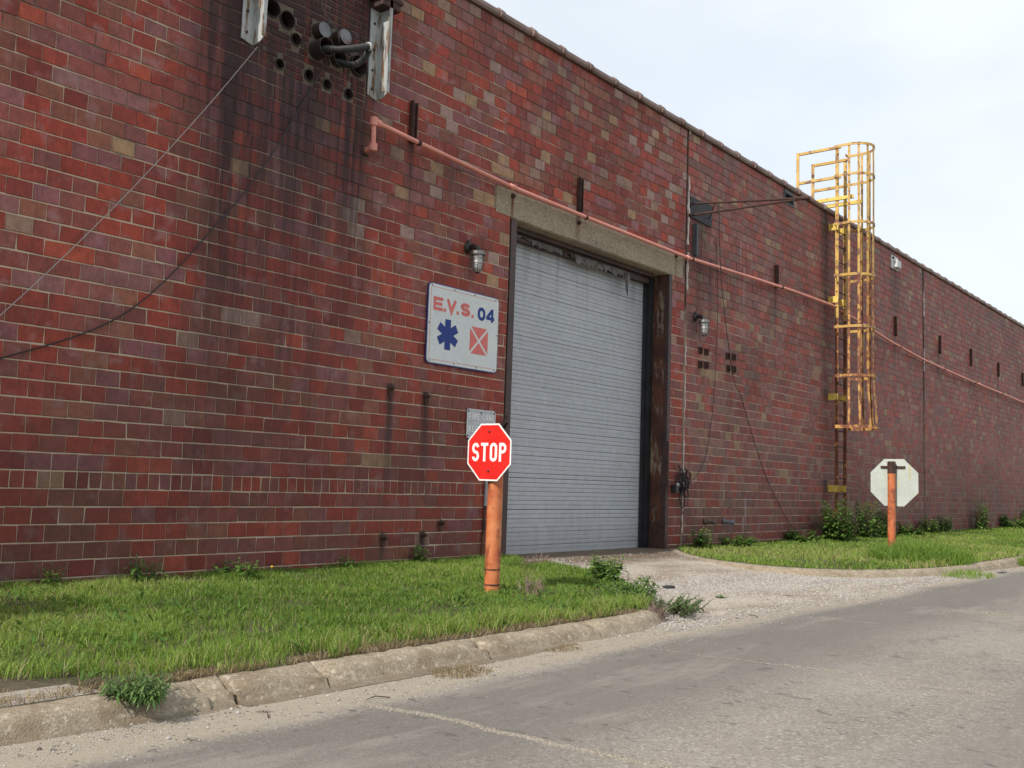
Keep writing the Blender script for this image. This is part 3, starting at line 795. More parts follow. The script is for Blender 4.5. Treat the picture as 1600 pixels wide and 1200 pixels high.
# mortar sheet of the made-good patch, holes cut through it
bm = bmesh.new()
def ring(pts):
    vs = [bm.verts.new(p) for p in pts]
    return [bm.edges.new((vs[i], vs[(i+1) % len(vs)])) for i in range(len(vs))]
es = ring([(px0,0.010,pz0),(px1,0.010,pz0),(px1,0.010,pz1),(px0,0.010,pz1)])
for hx, hz, hr in HOLES:
    es += ring([(hx+(hr)*math.cos(a), 0.010, hz+(hr)*math.sin(a)) for a in np.linspace(0, 2*math.pi, 24, endpoint=False)])
bmesh.ops.triangle_fill(bm, edges=es, use_beauty=True)
mb = MB(); mb.add_bm(bm)
mb.box(px0, px1, 0.34, 0.36, pz0, pz1)
mb.build('patch_mortar', mt['collar'], bld)
for i, (hx, hz, hr) in enumerate(HOLES):
    prot = {7:0.10, 8:0.12, 9:0.16, 10:0.05, 11:0.03}.get(i, 0.006)
    s = MB(); sg = 24
    u, w_ = Vector((1,0,0)), Vector((0,0,1))
    prof = [(0.33, hr), (-prot, hr), (-prot, hr-0.008), (0.33, hr-0.009)]
    if i in (7, 8): prof = [(0.33, hr), (-prot, hr)]
    for (d, r) in prof:
        for q in range(sg):
            an = 2*math.pi*q/sg; s.v.append((hx+r*math.cos(an), d, hz+r*math.sin(an)))
    for j in range(len(prof)-1):
        for q in range(sg): s.f.append((j*sg+q, j*sg+(q+1)%sg, (j+1)*sg+(q+1)%sg, (j+1)*sg+q))
    sl = s.build('pipe_sleeve', mt['sleeve'], bld, smooth=True)
    if i in (7, 8):
        d = MB(); d.lathe((hx, -prot+0.012, hz), (0,-1,0), [(0, hr-0.001), (0.006, hr-0.002), (0.006, hr*0.2)], 24)
        o = d.build('pipe_cap', mt['capgrey'], sl)
    else:
        d = MB(); d.lathe((hx, 0.325, hz), (0,-1,0), [(0, hr-0.01), (0.006, hr-0.012)], 24)
        d.build('hole_end', mt['black_hole'], sl)

# concrete lintel, worn underside edge
li = MB()
bm = bmesh.new(); bmesh.ops.create_cube(bm, size=1.0)
for v in bm.verts: v.co = Vector(((8.693+13.147)/2+v.co.x*4.454, 0.17+v.co.y*0.35, 4.22+v.co.z*0.354))
bmesh.ops.bevel(bm, geom=list(bm.edges), offset=0.012, segments=2, affect='EDGES')
bmesh.ops.subdivide_edges(bm, edges=[e for e in bm.edges if e.calc_length() > 0.3], cuts=24, use_grid_fill=True)
for v in bm.verts:
    if v.co.z < 4.06 and v.co.y < 0.05: v.co.z += 0.006*vnoise(v.co.x, 1)+0.004
li.add_bm(bm); lint = li.build('lintel', mt['concrete_lintel'], bld)
for bx_, bz_ in ((9.0,4.32),(12.9,4.36),(10.37,4.30)):
    b_ = MB(); b_.lathe((bx_, -0.004, bz_), (0,-1,0), [(0,0.028),(0.03,0.024),(0.045,0.014)], 8); b_.build('bolt', mt['dark_rust'], lint)
for sx_, sz_, l_ in ((9.01,4.30,0.24),(10.38,4.38,0.3),(12.91,4.34,0.28)):
    pass

# coping: salt-glazed tiles with a collar at each joint
COP = [9.231 + 0.6215*k for k in range(-28, 66)]
def coping_mesh(L):
    s = MB()
    prof = [(-0.035,0.0),(-0.05,0.03),(-0.045,0.075),(0.0,0.115),(0.18,0.15),(0.36,0.115),(0.40,0.06),(0.40,0.0)]
    def ext(x0, x1, k):
        m = len(prof); n = len(s.v)
        cyy, czz = 0.18, 0.05
        for xx in (x0, x1):
            for a, b in prof: s.v.append((xx, cyy+(a-cyy)*k, czz+(b-czz)*k if b > 0.001 else 0.0))
        s.f.append(tuple(n+i for i in range(m))); s.f.append(tuple(n+m+i for i in reversed(range(m))))
        for i in range(m):
            j = (i+1) % m; s.f.append((n+i, n+m+i, n+m+j, n+j))
    ext(0.085, L-0.004, 1.0); ext(0.0, 0.05, 1.11); ext(0.05, 0.085, 1.08)
    me = bpy.data.meshes.new('coping_tile'); me.from_pydata(s.v, [], s.f); me.materials.append(mt['coping'])
    bm = bmesh.new(); bm.from_mesh(me); bmesh.ops.recalc_face_normals(bm, faces=bm.faces); bm.to_mesh(me); bm.free()
    return me
cm = coping_mesh(0.6215)
for x in COP:
    if x < BL-0.1 or x > BR-0.3: continue
    o = bpy.data.objects.new('coping_tile', cm); col.objects.link(o)
    o.location = (x, random.uniform(-0.006,0.006), TOP+0.004+random.uniform(0,0.006)); o.rotation_euler = (0, random.uniform(-0.006,0.006), 0)
    put(o, bld)

# caulk squeezed out of the two joints
def caulk(xf, z0, z1, keep, seed, wdt=0.02):
    r = random.Random(seed); s = MB(); z = z0
    while z < z1:
        ln = min(r.uniform(0.15, 0.7), max(0.05, z1-z))
        if r.random() < keep:
            pts, rad = [], []
            n = max(3, int(ln/0.05))
            for i in range(n+1):
                zz = z+ln*i/n
                pts.append((xf(zz)+r.uniform(-0.012,0.012), -0.004+r.uniform(-0.006,0.004), zz)); rad.append(r.uniform(0.45,1.15)*wdt)
            s.tube(pts, rad, 6)
        z += ln + r.uniform(0.0, 0.14)
    return s
caulk(lambda z: 13.235+0.006*z, 0.2, 3.9, 0.9, 4, 0.012).build('sealant', mt['caulk'], bld)
caulk(lambda z: 13.235+0.006*z, 3.9, 6.4, 0.85, 6, 0.024).build('sealant', mt['caulk'], bld)
caulk(lambda z: 24.88, 3.6, 6.3, 0.40, 8, 0.022).build('sealant', mt['caulk'], bld)

# small vent high on the wall
v = MB(); x0, x1, z0, z1 = VENT
v.box(x0-0.0, x1, 0.05, 0.36, z0, z1)
vo = v.build('vent', mt['black_hole'], bld)
v = MB(); v.box(x0, x0+0.03, -0.012, 0.05, z0, z1); v.box(x1-0.03, x1, -0.012, 0.05, z0, z1); v.box(x0+0.03, x1-0.03, -0.012, 0.05, z0, z0+0.03)
v.box(x0+0.03, x1-0.03, -0.015, 0.05, z1-0.06, z1)
v.build('vent_frame', mt['bluegrey'], vo)
v = MB()
for zz in (z0+0.06, z0+0.11): v.box(x0+0.031, x1-0.031, 0.0, 0.04, zz-0.006, zz+0.006)
v.build('louvre', mt['bluegrey'], vo)

# roller door
rd = MB(); rd.box(9.10, 12.66, 0.372, 0.40, -0.06, 4.03)
door = rd.build('roller_door', mt['black_iron'], bld, label='grey horizontally slatted roller door, closed')
PIT = 0.0560
sm = MB()
prof = [(0.0,0.010),(0.0,0.002),(0.002,0.0),(0.012,-0.0007),(0.028,-0.001),(0.044,-0.0007),(0.0515,0.0),(0.0530,0.002),(0.0530,0.02),(0.0,0.02)]
for xx in (9.11, 12.655):
    for z, y in prof: sm.v.append((xx, y, z))
m = len(prof)
sm.f.append(tuple(range(m))); sm.f.append(tuple(reversed(range(m, 2*m))))
for i in range(m):
    j = (i+1) % m; sm.f.append((i, m+i, m+j, j))
sl0 = sm.build('slat', mt['shutter'], door)
sl0.location = (0, 0.35, -0.02)
zz = -0.02; first = True; i = 0
while zz < 3.96:
    if first: o = sl0; first = False
    else:
        o = sl0.copy(); col.objects.link(o)
    o.location = (0, 0.35, zz); o.rotation_euler = (0, random.uniform(-0.00015,0.00015), 0)
    o.parent = door; o.matrix_parent_inverse = Matrix.Translation(-bld.location) if False else Matrix.Identity(4)
    o.matrix_parent_inverse = Matrix.Identity(4)
    i += 1
    zz += PIT + (0.006 if i in (10, 17) else 0.0)
s = MB(); s.box(9.11, 12.655, 0.335, 0.365, -0.045, -0.022); s.build('bottom_bar', mt['galv'], door)
s = MB(); s.box(12.60, 12.715, 0.25, 0.335, -0.03, 4.03); s.box(12.56, 12.60, 0.30, 0.335, -0.03, 4.03); s.build('guide_rail', mt['black_iron'], door)
s = MB(); s.box(9.105, 9.16, 0.27, 0.335, -0.03, 4.03); s.build('guide_rail', mt['black_iron'], door)
s = MB(); s.box(9.17, 12.55, 0.24, 0.33, 3.90, 4.035); s.box(9.17, 12.55, 0.16, 0.24, 3.985, 4.035); s.build('hood', mt['jamb'], door)
# torn tin flashing hanging from the hood
tr = random.Random(9)
def torn(x0, x1, zt, zb0, zb1, nm, y=0.225):
    s = MB(); n = max(4, int((x1-x0)/0.05)); up, lo = [], []
    for i in range(n+1):
        xx = x0+(x1-x0)*i/n; yy = y+tr.uniform(-0.025,0.012)
        up.append((xx, y+0.006, zt)); lo.append((xx, yy, tr.uniform(zb0, zb1)))
    for i in range(n):
        s.quad(up[i], up[i+1], lo[i+1], lo[i])
        s.quad((up[i][0],up[i][1]+0.004,up[i][2]), (up[i+1][0],up[i+1][1]+0.004,up[i+1][2]), (lo[i+1][0],lo[i+1][1]+0.004,lo[i+1][2]), (lo[i][0],lo[i][1]+0.004,lo[i][2]))
    s.build('flashing', nm, door)
torn(9.70, 10.35, 3.965, 3.87, 3.91, mt['tin']); torn(10.36, 10.62, 3.965, 3.90, 3.93, mt['jamb']); torn(10.63, 11.25, 3.965, 3.83, 3.88, mt['tin'])
torn(11.27, 12.0, 3.965, 3.83, 3.90, mt['tin']); torn(11.86, 11.95, 3.93, 3.58, 3.70, mt['jamb'], 0.215)
torn(9.18, 9.68, 3.975, 3.92, 3.95, mt['tin'])

# steel door frame
s = MB(); s.box(8.995, 9.10, -0.012, 0.26, -0.06, 4.035, 0.004); s.build('door_jamb', mt['jamb'], bld)
s = MB(); s.box(12.725, 12.808, -0.012, 0.06, -0.06, 4.035, 0.004); jr = s.build('door_jamb', mt['jamb'], bld)
s = MB(); s.box(12.717, 12.80, 0.06, 0.36, -0.06, 4.035); s.build('reveal_plate', mt['peeling'], bld)
# bent guard plate bolted on the foot of the right jamb
s = MB(); pts = []
for i in range(13):
    a = math.pi*i/12
    pts.append((-0.13*math.cos(a), 0.35*math.sin(a)))
s.prism([(-0.14,0)]+[(x*1.25, z*1.15) for x, z in pts]+[(0.14,0)], (12.712,0.13,-0.02), (0,1,0), (0,0,1), (-1,0,0), 0.012)
s.build('guard_plate', mt['dark_rust'], jr)
s = MB(); s.prism([(-0.11,0.9),(0.0,0.9),(0.0,1.55),(-0.11,1.55)], (12.714,0.05,0), (0,1,0), (0,0,1), (-1,0,0), 0.01); s.build('guard_plate', mt['jamb'], jr)
# bent bracket at the left jamb
s = MB(); s.tube([(8.90,-0.02,1.50),(8.93,-0.05,1.58),(8.97,-0.07,1.65)], [0.024,0.022,0.018], 6); s.tube([(8.99,-0.0,1.50),(8.97,-0.08,1.58)], 0.016, 6)
s.build('jamb_bracket', mt['jamb'], bld)

# two angle irons that once held a duct, and pipe hose between them
def angle_iron(x0, zb, zt, label):
    t = empty('angle_iron', (x0+0.06, 0, zb), label, 'angle iron', 'white angle irons beside the pipe holes')
    s = MB(); s.prism([(0,zb+0.03),(0.125,zb),(0.125,zt),(0,zt)], (x0,-0.005,0), (1,0,0), (0,0,1), (0,-1,0), 0.012); s.build('wall_flange', mt['galv'], t)
    s = MB(); s.prism([(0.0,zb-0.0),(-0.10,zb+0.015),(-0.155,zb+0.05),(-0.155,zt),(0.0,zt)], (x0+0.126,-0.018,0), (0,1,0), (0,0,1), (1,0,0), 0.012); s.build('web', mt['galv'], t)
    s = MB(); s.box(x0+0.100, x0+0.138, -0.19, -0.174, zb+0.05, zt); s.build('lip', mt['galv'], t)
    for zz in (zb+0.10, zb+0.30, zb+0.52, zb+0.80):
        s = MB(); s.lathe((x0+0.05, -0.017, zz), (0,-1,0), [(0,0.014),(0.010,0.013),(0.012,0.004)], 8); s.build('bolt', mt['bolt'], t)
    return t
angle_iron(5.065, 4.79, 5.95, 'white painted angle iron left of the round pipe holes')
ai = angle_iron(6.605, 4.77, 6.30, 'rust streaked angle iron right of the pipe holes, above the pink pipe')
s = MB(); s.box(6.60, 6.85, -0.19, -0.005, 5.72, 6.2); s.box(6.56,6.88,-0.2,-0.004,5.80,5.84); s.build('rusty_cap', mt['dark_rust'], ai)

def corrugated(pts, r, n):
    P = [Vector(p) for p in pts]; out, rad = [], []
    for i in range(n+1):
        t = i/n*(len(P)-1); k = min(int(t), len(P)-2); f_ = t-k
        p0 = P[max(k-1,0)]; p1 = P[k]; p2 = P[k+1]; p3 = P[min(k+2,len(P)-1)]
        out.append(0.5*((2*p1)+(p2-p0)*f_+(2*p0-5*p1+4*p2-p3)*f_*f_+(3*p1-p0-3*p2+p3)*f_**3)); rad.append(r*(1.0 if i % 2 else 0.86))
    return out, rad
t = empty('flexible_hose', (5.95, -0.15, 5.0), 'dark corrugated metal hose poking out of the pipe holes', 'hose')
s = MB(); p_, r_ = corrugated([(5.935,0.2,5.02),(5.93,-0.12,5.0),(6.02,-0.24,5.0),(6.18,-0.29,5.06),(6.33,-0.30,5.13)], 0.036, 70); s.tube(p_, r_, 12); s.build('hose', mt['hose'], t, smooth=False)
s = MB(); s.tube([(6.325,-0.30,5.128),(6.345,-0.30,5.137)], 0.043, 12); s.tube([(6.33,-0.335,5.15),(6.34,-0.26,5.16)], 0.01, 6); s.build('clamp', mt['zinc_box'], t)
s = MB(); p_, r_ = corrugated([(6.36,-0.285,5.12),(6.36,-0.22,5.04),(6.28,-0.14,4.96),(6.20,0.05,5.02)], 0.036, 50); s.tube(p_, r_, 12); s.build('hose', mt['hose'], t)

# vertical iron straps that carry the pipe
straps = [(7.27,4.48,4.93,'rusty iron strap above the elbow end of the pink pipe'),(10.375,4.45,4.90,'rusty iron strap above the door lintel'),
          (16.43,4.49,4.89,'rusty iron strap left of the yellow ladder'),(22.77,4.47,4.92,'rusty iron strap right of the yellow ladder'),
          (26.13,4.47,4.93,'first rusty iron strap right of the far wall joint'),(28.98,4.47,4.955,'second rusty iron strap right of the far wall joint'),
          (31.94,4.49,4.90,'third rusty iron strap right of the far wall joint'),(35.0,4.48,4.916,'rusty iron strap farthest along the wall')]
for x, z0, z1, lb in straps:
    s = MB()
    s.box(x-0.045, x-0.033, -0.06, 0.0, z0, z1); s.box(x-0.033, x+0.04, -0.014, 0.0, z0, z1); s.box(x+0.04, x+0.05, -0.04, 0.0, z0, z1)
    s.build('iron_strap', mt['dark_rust'], label=lb, cat='iron strap', group='iron straps above the pipe')
s = MB(); s.box(13.43, 13.50, -0.06, 0.0, 4.47, 4.97); s.box(13.415,13.43,-0.075,0.0,4.47,4.97); s.build('iron_strap', mt['bluegrey'], label='blue grey steel strap below the dark bracket plate', cat='iron strap', group='iron straps above the pipe')

# pink pipe
pp = empty('pink_pipe', (6.65, -0.12, 4.4), 'long salmon pink pipe running along the wall over the door', 'pipe')
PL = [(6.62,4.49),(8.85,4.375),(10.4,4.36),(13.07,4.352),(15.2,4.44),(16.935,4.50),(18.75,4.53),(20.0,4.44),(22.2,4.25),(24.457,4.119),(27,4.05),(29.386,4.005),(34.657,3.925),(49,3.75)]
s = MB(); s.tube([(x,-0.12,z) for x, z in PL], 0.026, 12); s.build('pipe', mt['pipe'], pp, smooth=True)
s = MB(); s.tube([(6.615,-0.12,4.49),(6.625,-0.12,4.215)], 0.026, 12); s.build('pipe', mt['pipe'], pp, smooth=True)
s = MB(); s.lathe((6.617,-0.12,4.44), (0,0,1), [(0,0.032),(0.005,0.042),(0.09,0.042),(0.10,0.02)], 12); s.tube([(6.617,-0.12,4.49),(6.70,-0.12,4.486)], 0.041, 12); s.build('elbow', mt['pipe'], pp, smooth=True)
s = MB(); s.lathe((6.625,-0.12,4.265), (0,0,-1), [(0,0.032),(0.005,0.042),(0.08,0.042),(0.09,0.02)], 12); s.tube([(6.625,-0.12,4.215),(6.625,-0.0,4.205)], 0.034, 12); s.build('elbow', mt['pipe'], pp, smooth=True)
s = MB(); s.lathe((6.625,0.0,4.205), (0,-1,0), [(0,0.06),(0.02,0.055),(0.03,0.03)], 10); s.build('wall_flange', mt['dark_rust'], pp)
def pipe_z(x):
    for (a, za), (b, zb) in zip(PL, PL[1:]):
        if a <= x <= b: return za+(zb-za)*(x-a)/(b-a)
for x in (7.27,10.375,13.2,16.43,19.6,22.77,26.13,28.98,31.94,35.0):
    z = pipe_z(x); s = MB()
    s.tube([(x-0.02,-0.12,z),(x+0.02,-0.12,z)], 0.034, 10); s.box(x-0.012, x+0.012, -0.10, -0.0, z+0.02, z+0.034); s.box(x-0.014,x+0.014,-0.03,0.0,z+0.03,4.48 if x == 10.375 or x == 7.27 else z+0.06)
    s.build('clip', mt['dark_rust'], pp)
for x in (8.85, 13.07, 24.9, 29.4):
    z = pipe_z(x); s = MB(); s.lathe((x-0.04,-0.12,z), (1,0,0), [(0,0.031),(0.004,0.037),(0.076,0.037),(0.08,0.031)], 12); s.build('coupling', mt['pipe'], pp, smooth=True)

# projecting bracket arm with its plate
ar = empty('bracket_arm', (13.6, 0, 5.2), 'dark iron bracket arm sticking out from the wall above the door', 'bracket')
s = MB(); s.prism([(13.29,5.06),(13.99,5.04),(14.015,5.39),(13.30,5.38)], (0,-0.004,0), (1,0,0), (0,0,1), (0,-1,0), 0.02); s.build('plate', mt['plate'], ar)
A = Vector((13.33,-0.02,5.27)); T = Vector((13.86,-1.6,5.24)); B = Vector((13.31,-0.02,5.08))
s = MB(); s.tube([A, T], 0.018, 8); s.build('bar', mt['dark_rust'], ar, smooth=True)
s = MB(); s.tube([B, T+Vector((0,0,-0.01))], 0.018, 8); s.build('bar', mt['dark_rust'], ar, smooth=True)
s = MB(); s.tube([T-(T-A).normalized()*0.12, T+(T-A).normalized()*0.10], 0.030, 8); s.build('tip_socket', mt['dark_rust'], ar, smooth=True)
s = MB(); s.tube([A.lerp(T,0.22), B.lerp(T,0.25)], 0.012, 6); s.tube([(13.9,-0.02,5.16), A.lerp(T,0.22)], 0.008, 6); s.build('tie', mt['dark_rust'], ar)

# cables
def sag(a, b, n, drop):
    a, b = Vector(a), Vector(b)
    return [a.lerp(b, i/n)+Vector((0,0,-drop*4*(i/n)*(1-i/n))) for i in range(n+1)]
def cable(pts, r, mat, label):
    s = MB(); s.tube(pts, r, 6); return s.build('cable', mat, label=label, cat='cable', smooth=True)
cable(sag((5.22,-0.05,4.78), (2.0,-0.06,0.75), 24, 0.24), 0.0042, mt['cable_pale'], 'thin pale cable slanting down the left wall from the white angle iron')
P = [(5.88,-0.06,6.35),(5.895,-0.06,5.52),(6.03,-0.22,5.13),(6.00,-0.03,4.86),(5.43,-0.03,3.78),(5.0,-0.03,3.15),(4.17,-0.03,2.17),(3.2,-0.03,1.665),(2.0,-0.03,1.25)]
PP, _ = corrugated(P, 1, 48); cable(PP, 0.0062, mt['cable_black'], 'black cable drooping from the pipe holes across the left wall')
P = [A.lerp(T,0.25)+Vector((0,0,0.0)), (13.62,-0.36,4.7), (13.85,-0.30,3.9), (14.6,-0.12,2.7), (15.05,-0.05,2.38), (15.9,-0.04,1.25), (16.85,-0.04,0.42), (17.3,-0.06,0.2), (18.0,-0.1,0.28)]
PP, _ = corrugated(P, 1, 48); cable(PP, 0.0060, mt['cable_black'], 'black cable hanging from the bracket arm down to the weeds')
P = [(14.13,-0.02,4.9), (14.22,-0.025,3.9), (14.16,-0.025,2.6), (14.0,-0.025,1.65), (13.75,-0.03,1.2), (13.45,-0.05,1.0), (13.2,-0.06,0.99)]
PP, _ = corrugated(P, 1, 40); cable(PP, 0.0048, mt['cable_black'], 'thin dark cable curving from the bracket plate to the tangled bundle')
bn = empty('cable_bundle', (13.15,-0.06,0.95), 'tangled black cable bundle hung beside the right door jamb', 'cable bundle')
r_ = random.Random(2); s = MB()
for i in range(9):
    c0 = Vector((13.12+r_.uniform(-0.06,0.08), -0.05-r_.uniform(0,0.05), 0.95+r_.uniform(-0.07,0.09)))
    a_, b_ = r_.uniform(0.05,0.12), r_.uniform(0.07,0.16); ph = r_.uniform(0,3)
    s.tube([c0+Vector((a_*math.cos(q), 0.02*math.sin(3*q+ph), b_*math.sin(q))) for q in np.linspace(ph, ph+5.6, 18)], 0.009, 6)
s.tube([(13.1,-0.05,0.95),(13.07,-0.05,0.70),(13.13,-0.05,0.58),(13.22,-0.05,0.60),(13.20,-0.05,0.75),(13.15,-0.05,0.95)], 0.009, 6)
s.tube([(13.08,-0.04,0.95),(13.09,-0.04,1.15),(13.05,-0.03,1.22)], 0.011, 6)
s.build('coil', mt['cable_black'], bn)
s = MB(); s.box(12.87, 12.96, -0.10, -0.013, 0.80, 0.92, 0.008); s.build('socket_box', mt['lamp_iron'], bn)
s = MB(); s.lathe((12.90,-0.10,0.915), (0,-0.6,0.8), [(0,0.022),(0.03,0.022),(0.035,0.01)], 10); s.tube([(12.9,-0.1,0.92),(13.08,-0.06,0.90)], 0.006, 6); s.build('plug', mt['old_white'], bn)

# conduit by the door
s = MB(); s.tube([(8.69,-0.025,0.95),(8.685,-0.025,0.60)], 0.02, 8); cd = s.build('conduit', mt['conduit'], label='thin conduit on the wall behind the near stop sign, zinc above and rusty below', cat='conduit')
s = MB(); s.tube([(8.685,-0.02,0.60),(8.66,-0.02,-0.05)], 0.015, 8); s.build('lower_pipe', mt['rust'], cd)

# rusty cleats, bolts, stubs, boxes
cl = [(13.70,3.02),(13.895,3.02),(13.70,2.80),(13.90,2.81),(14.62,3.04),(14.83,3.05),(14.64,2.84),(14.845,2.85)]
pos_names = ['upper left','upper right','lower left','lower right']
for i, (x, z) in enumerate(cl):
    s = MB(); s.box(x-0.05, x+0.05, -0.02, 0.0, z-0.055, z+0.055, 0.004); s.box(x-0.012, x+0.012, -0.05, -0.02, z-0.045, z+0.045)
    s.build('rusty_cleat', mt['dark_rust'], label='%s rusty cleat of the %s set of four under the right wall lamp' % (pos_names[i % 4], 'nearer' if i < 4 else 'farther'), cat='cleat', group='rusty cleats under the wall lamp')
for x, z, lb in ((7.13,1.81,'rusty bolt stub left of the fire lane sign, the left of two'),(7.66,1.775,'rusty bolt stub just left of the fire lane sign'),(7.12,0.27,'rusty bolt stub low on the wall above the leafy weed, left of two'),(7.70,0.29,'rusty bolt stub low on the wall above the leafy weed, right of two'),(7.97,0.414,'dark broken bolt in a chipped brick low on the wall')):
    s = MB(); s.lathe((x,0.0,z), (0,-1,0), [(0,0.036),(0.015,0.034),(0.016,0.02),(0.06,0.017),(0.065,0.008)], 8); s.box(x-0.02,x+0.02,-0.012,0,z-0.09,z)
    s.build('rusty_bolt', mt['dark_rust'], label=lb, cat='bolt', group='rusty bolts on the wall')
for x, z, lb, mm in ((13.93,0.375,'capped rusty pipe stub low on the wall right of the door',mt['collar']),(14.56,0.365,'grey pipe stub low on the wall beside the rusty one',mt['capgrey'])):
    s = MB(); s.lathe((x,0.0,z), (0.35,-1,-0.05), [(0,0.05),(0.02,0.05),(0.021,0.034),(0.13,0.034),(0.131,0.045),(0.17,0.045),(0.175,0.02)], 12)
    s.build('pipe_stub', mm, label=lb, cat='pipe stub', group='pipe stubs low on the wall', smooth=True)
jx = empty('junction_box', (22.7,0,6.15), 'small pale metal box high on the far wall under the coping', 'junction box')
s = MB(); s.box(22.48, 22.93, -0.035, 0.0, 6.0, 6.30, 0.008); s.build('back_plate', mt['zinc_box'], jx)
s = MB(); s.box(22.62, 22.88, -0.12, -0.035, 6.03, 6.20, 0.01); s.build('box', mt['zinc_box'], jx)
s = MB(); s.lathe((22.55,-0.035,6.24), (0,-1,0), [(0,0.03),(0.03,0.028),(0.035,0.01)], 8); s.build('knockout', mt['bolt'], jx)

# ------------------------------------------------------------------ wall lamps
def wall_lamp(x, z, label):
    t = empty('wall_lamp', (x, 0, z), label, 'wall lamp', 'caged wall lamps beside the door')
    s = MB(); s.lathe((x+0.02,0.0,z+0.06), (0,-1,0), [(0,0.062),(0.02,0.060),(0.04,0.045),(0.05,0.03)], 14)
    s.tube([(x+0.02,-0.02,z+0.10),(x+0.02,-0.02,z+0.155)], [0.03,0.012], 8)
    s.tube([(x+0.02,-0.03,z+0.06),(x+0.02,-0.09,z+0.075),(x+0.02,-0.15,z+0.045),(x+0.02,-0.165,z+0.0)], [0.034,0.032,0.034,0.040], 10)
    s.build('mount_arm', mt['lamp_iron'], t, smooth=True)
    c = (x+0.02, -0.165)
    s = MB(); s.lathe((*c, z+0.012), (0,0,-1), [(0,0.045),(0.01,0.075),(0.035,0.088),(0.05,0.088),(0.052,0.07)], 20); s.build('canopy', mt['lamp_metal'], t, smooth=True)
    s = MB(); s.lathe((*c, z-0.04), (0,0,-1), [(0,0.058),(0.09,0.058),(0.14,0.050),(0.165,0.030),(0.172,0.008)], 18); s.build('glass_jar', mt['glass'], t, smooth=True)
    s = MB()
    for k in range(8):
        a = 2*math.pi*k/8
        s.tube([(c[0]+r*math.cos(a), c[1]+r*math.sin(a), z-0.03-h) for h, r in ((0,0.072),(0.12,0.071),(0.17,0.058),(0.205,0.028),(0.212,0.008))], 0.0042, 5)
    for h, r in ((0.05,0.072),(0.11,0.072)):
        s.tube([(c[0]+r*math.cos(a), c[1]+r*math.sin(a), z-0.03-h) for a in np.linspace(0, 2*math.pi, 17)], 0.0042, 5)
    s.build('guard_cage', mt['lamp_metal'], t)
    s = MB(); s.lathe((*c, z-0.225), (0,0,-1), [(0,0.012),(0.008,0.03),(0.018,0.026),(0.024,0.008)], 10); s.build('guard_knob', mt['lamp_iron'], t)
wall_lamp(8.215, 3.46, 'caged wall lamp left of the roller door above the white ambulance sign')
wall_lamp(13.50, 3.455, 'caged wall lamp right of the roller door above the rusty cleats')

# ------------------------------------------------------------------ lettering made of strokes
def arc(cx, cz, rx, rz, a0, a1, n=10):
    return [(cx+rx*math.cos(math.radians(a0+(a1-a0)*i/n)), cz+rz*math.sin(math.radians(a0+(a1-a0)*i/n))) for i in range(n+1)]
def glyph(ch, w, h, t):
    k = t/2
    if ch == 'E': return [[(k,0),(k,h)], [(0,k),(w,k)], [(0,h/2),(w*0.92,h/2)], [(0,h-k),(w,h-k)]]
    if ch == 'F': return [[(k,0),(k,h)], [(0,h/2),(w*0.9,h/2)], [(0,h-k),(w,h-k)]]
    if ch == 'L': return [[(k,0),(k,h)], [(0,k),(w,k)]]
    if ch == 'I': return [[(w/2,0),(w/2,h)]]
    if ch == 'T': return [[(w/2,0),(w/2,h-t*0.5)], [(0,h-k),(w,h-k)]]
    if ch == 'V': return [[(k*0.9,h),(w/2,0+k*0.8),(w-k*0.9,h)]]
    if ch == 'N': return [[(k,0),(k,h)], [(w-k,0),(w-k,h)], [(k,h-k*0.6),(w-k,k*0.6)]]
    if ch == 'A': return [[(k*0.8,0),(w/2,h-k*0.6),(w-k*0.8,0)], [(w*0.22,h*0.3),(w*0.78,h*0.3)]]
    if ch == 'K': return [[(k,0),(k,h)], [(w-k*0.8,h),(k,h*0.42)], [(w*0.4,h*0.55),(w-k*0.8,0)]]
    if ch == 'P': return [[(k,0),(k,h)], [(0,h-k),(w*0.3,h-k)]+arc(w*0.5,h*0.72,w*0.5-k,h*0.28-k,90,-90)+[(0,h*0.44+k)]]
    if ch == 'R': return [[(k,0),(k,h)], [(0,h-k),(w*0.3,h-k)]+arc(w*0.5,h*0.73,w*0.5-k,h*0.27-k,90,-90)+[(0,h*0.46+k)], [(w*0.45,h*0.47),(w-k*0.8,0)]]
    if ch in 'O0': return [arc(w/2,h-w*0.5,w/2-k,w/2-k,0,180,12)+arc(w/2,w*0.5,w/2-k,w/2-k,180,360,12)+[(w-k,h-w*0.5)]]
    if ch == '4': return [[(w*0.74,0),(w*0.74,h)], [(w*0.72,h-k*0.7),(k*0.8,h*0.32),(k*0.8,h*0.27)], [(0,h*0.27),(w,h*0.27)]]
    if ch == 'S':
        r1 = (h-t)/4
        return [arc(w/2,h-k-r1,w/2-k,r1,15,180,10)+arc(w/2,h-k-r1,w/2-k,r1,185,268,5)+arc(w/2,k+r1,w/2-k,r1,88,0,5)+arc(w/2,k+r1,w/2-k,r1,-5,-168,10)]
    if ch == '.': return [[(0,k),(t,k)]]
    return []
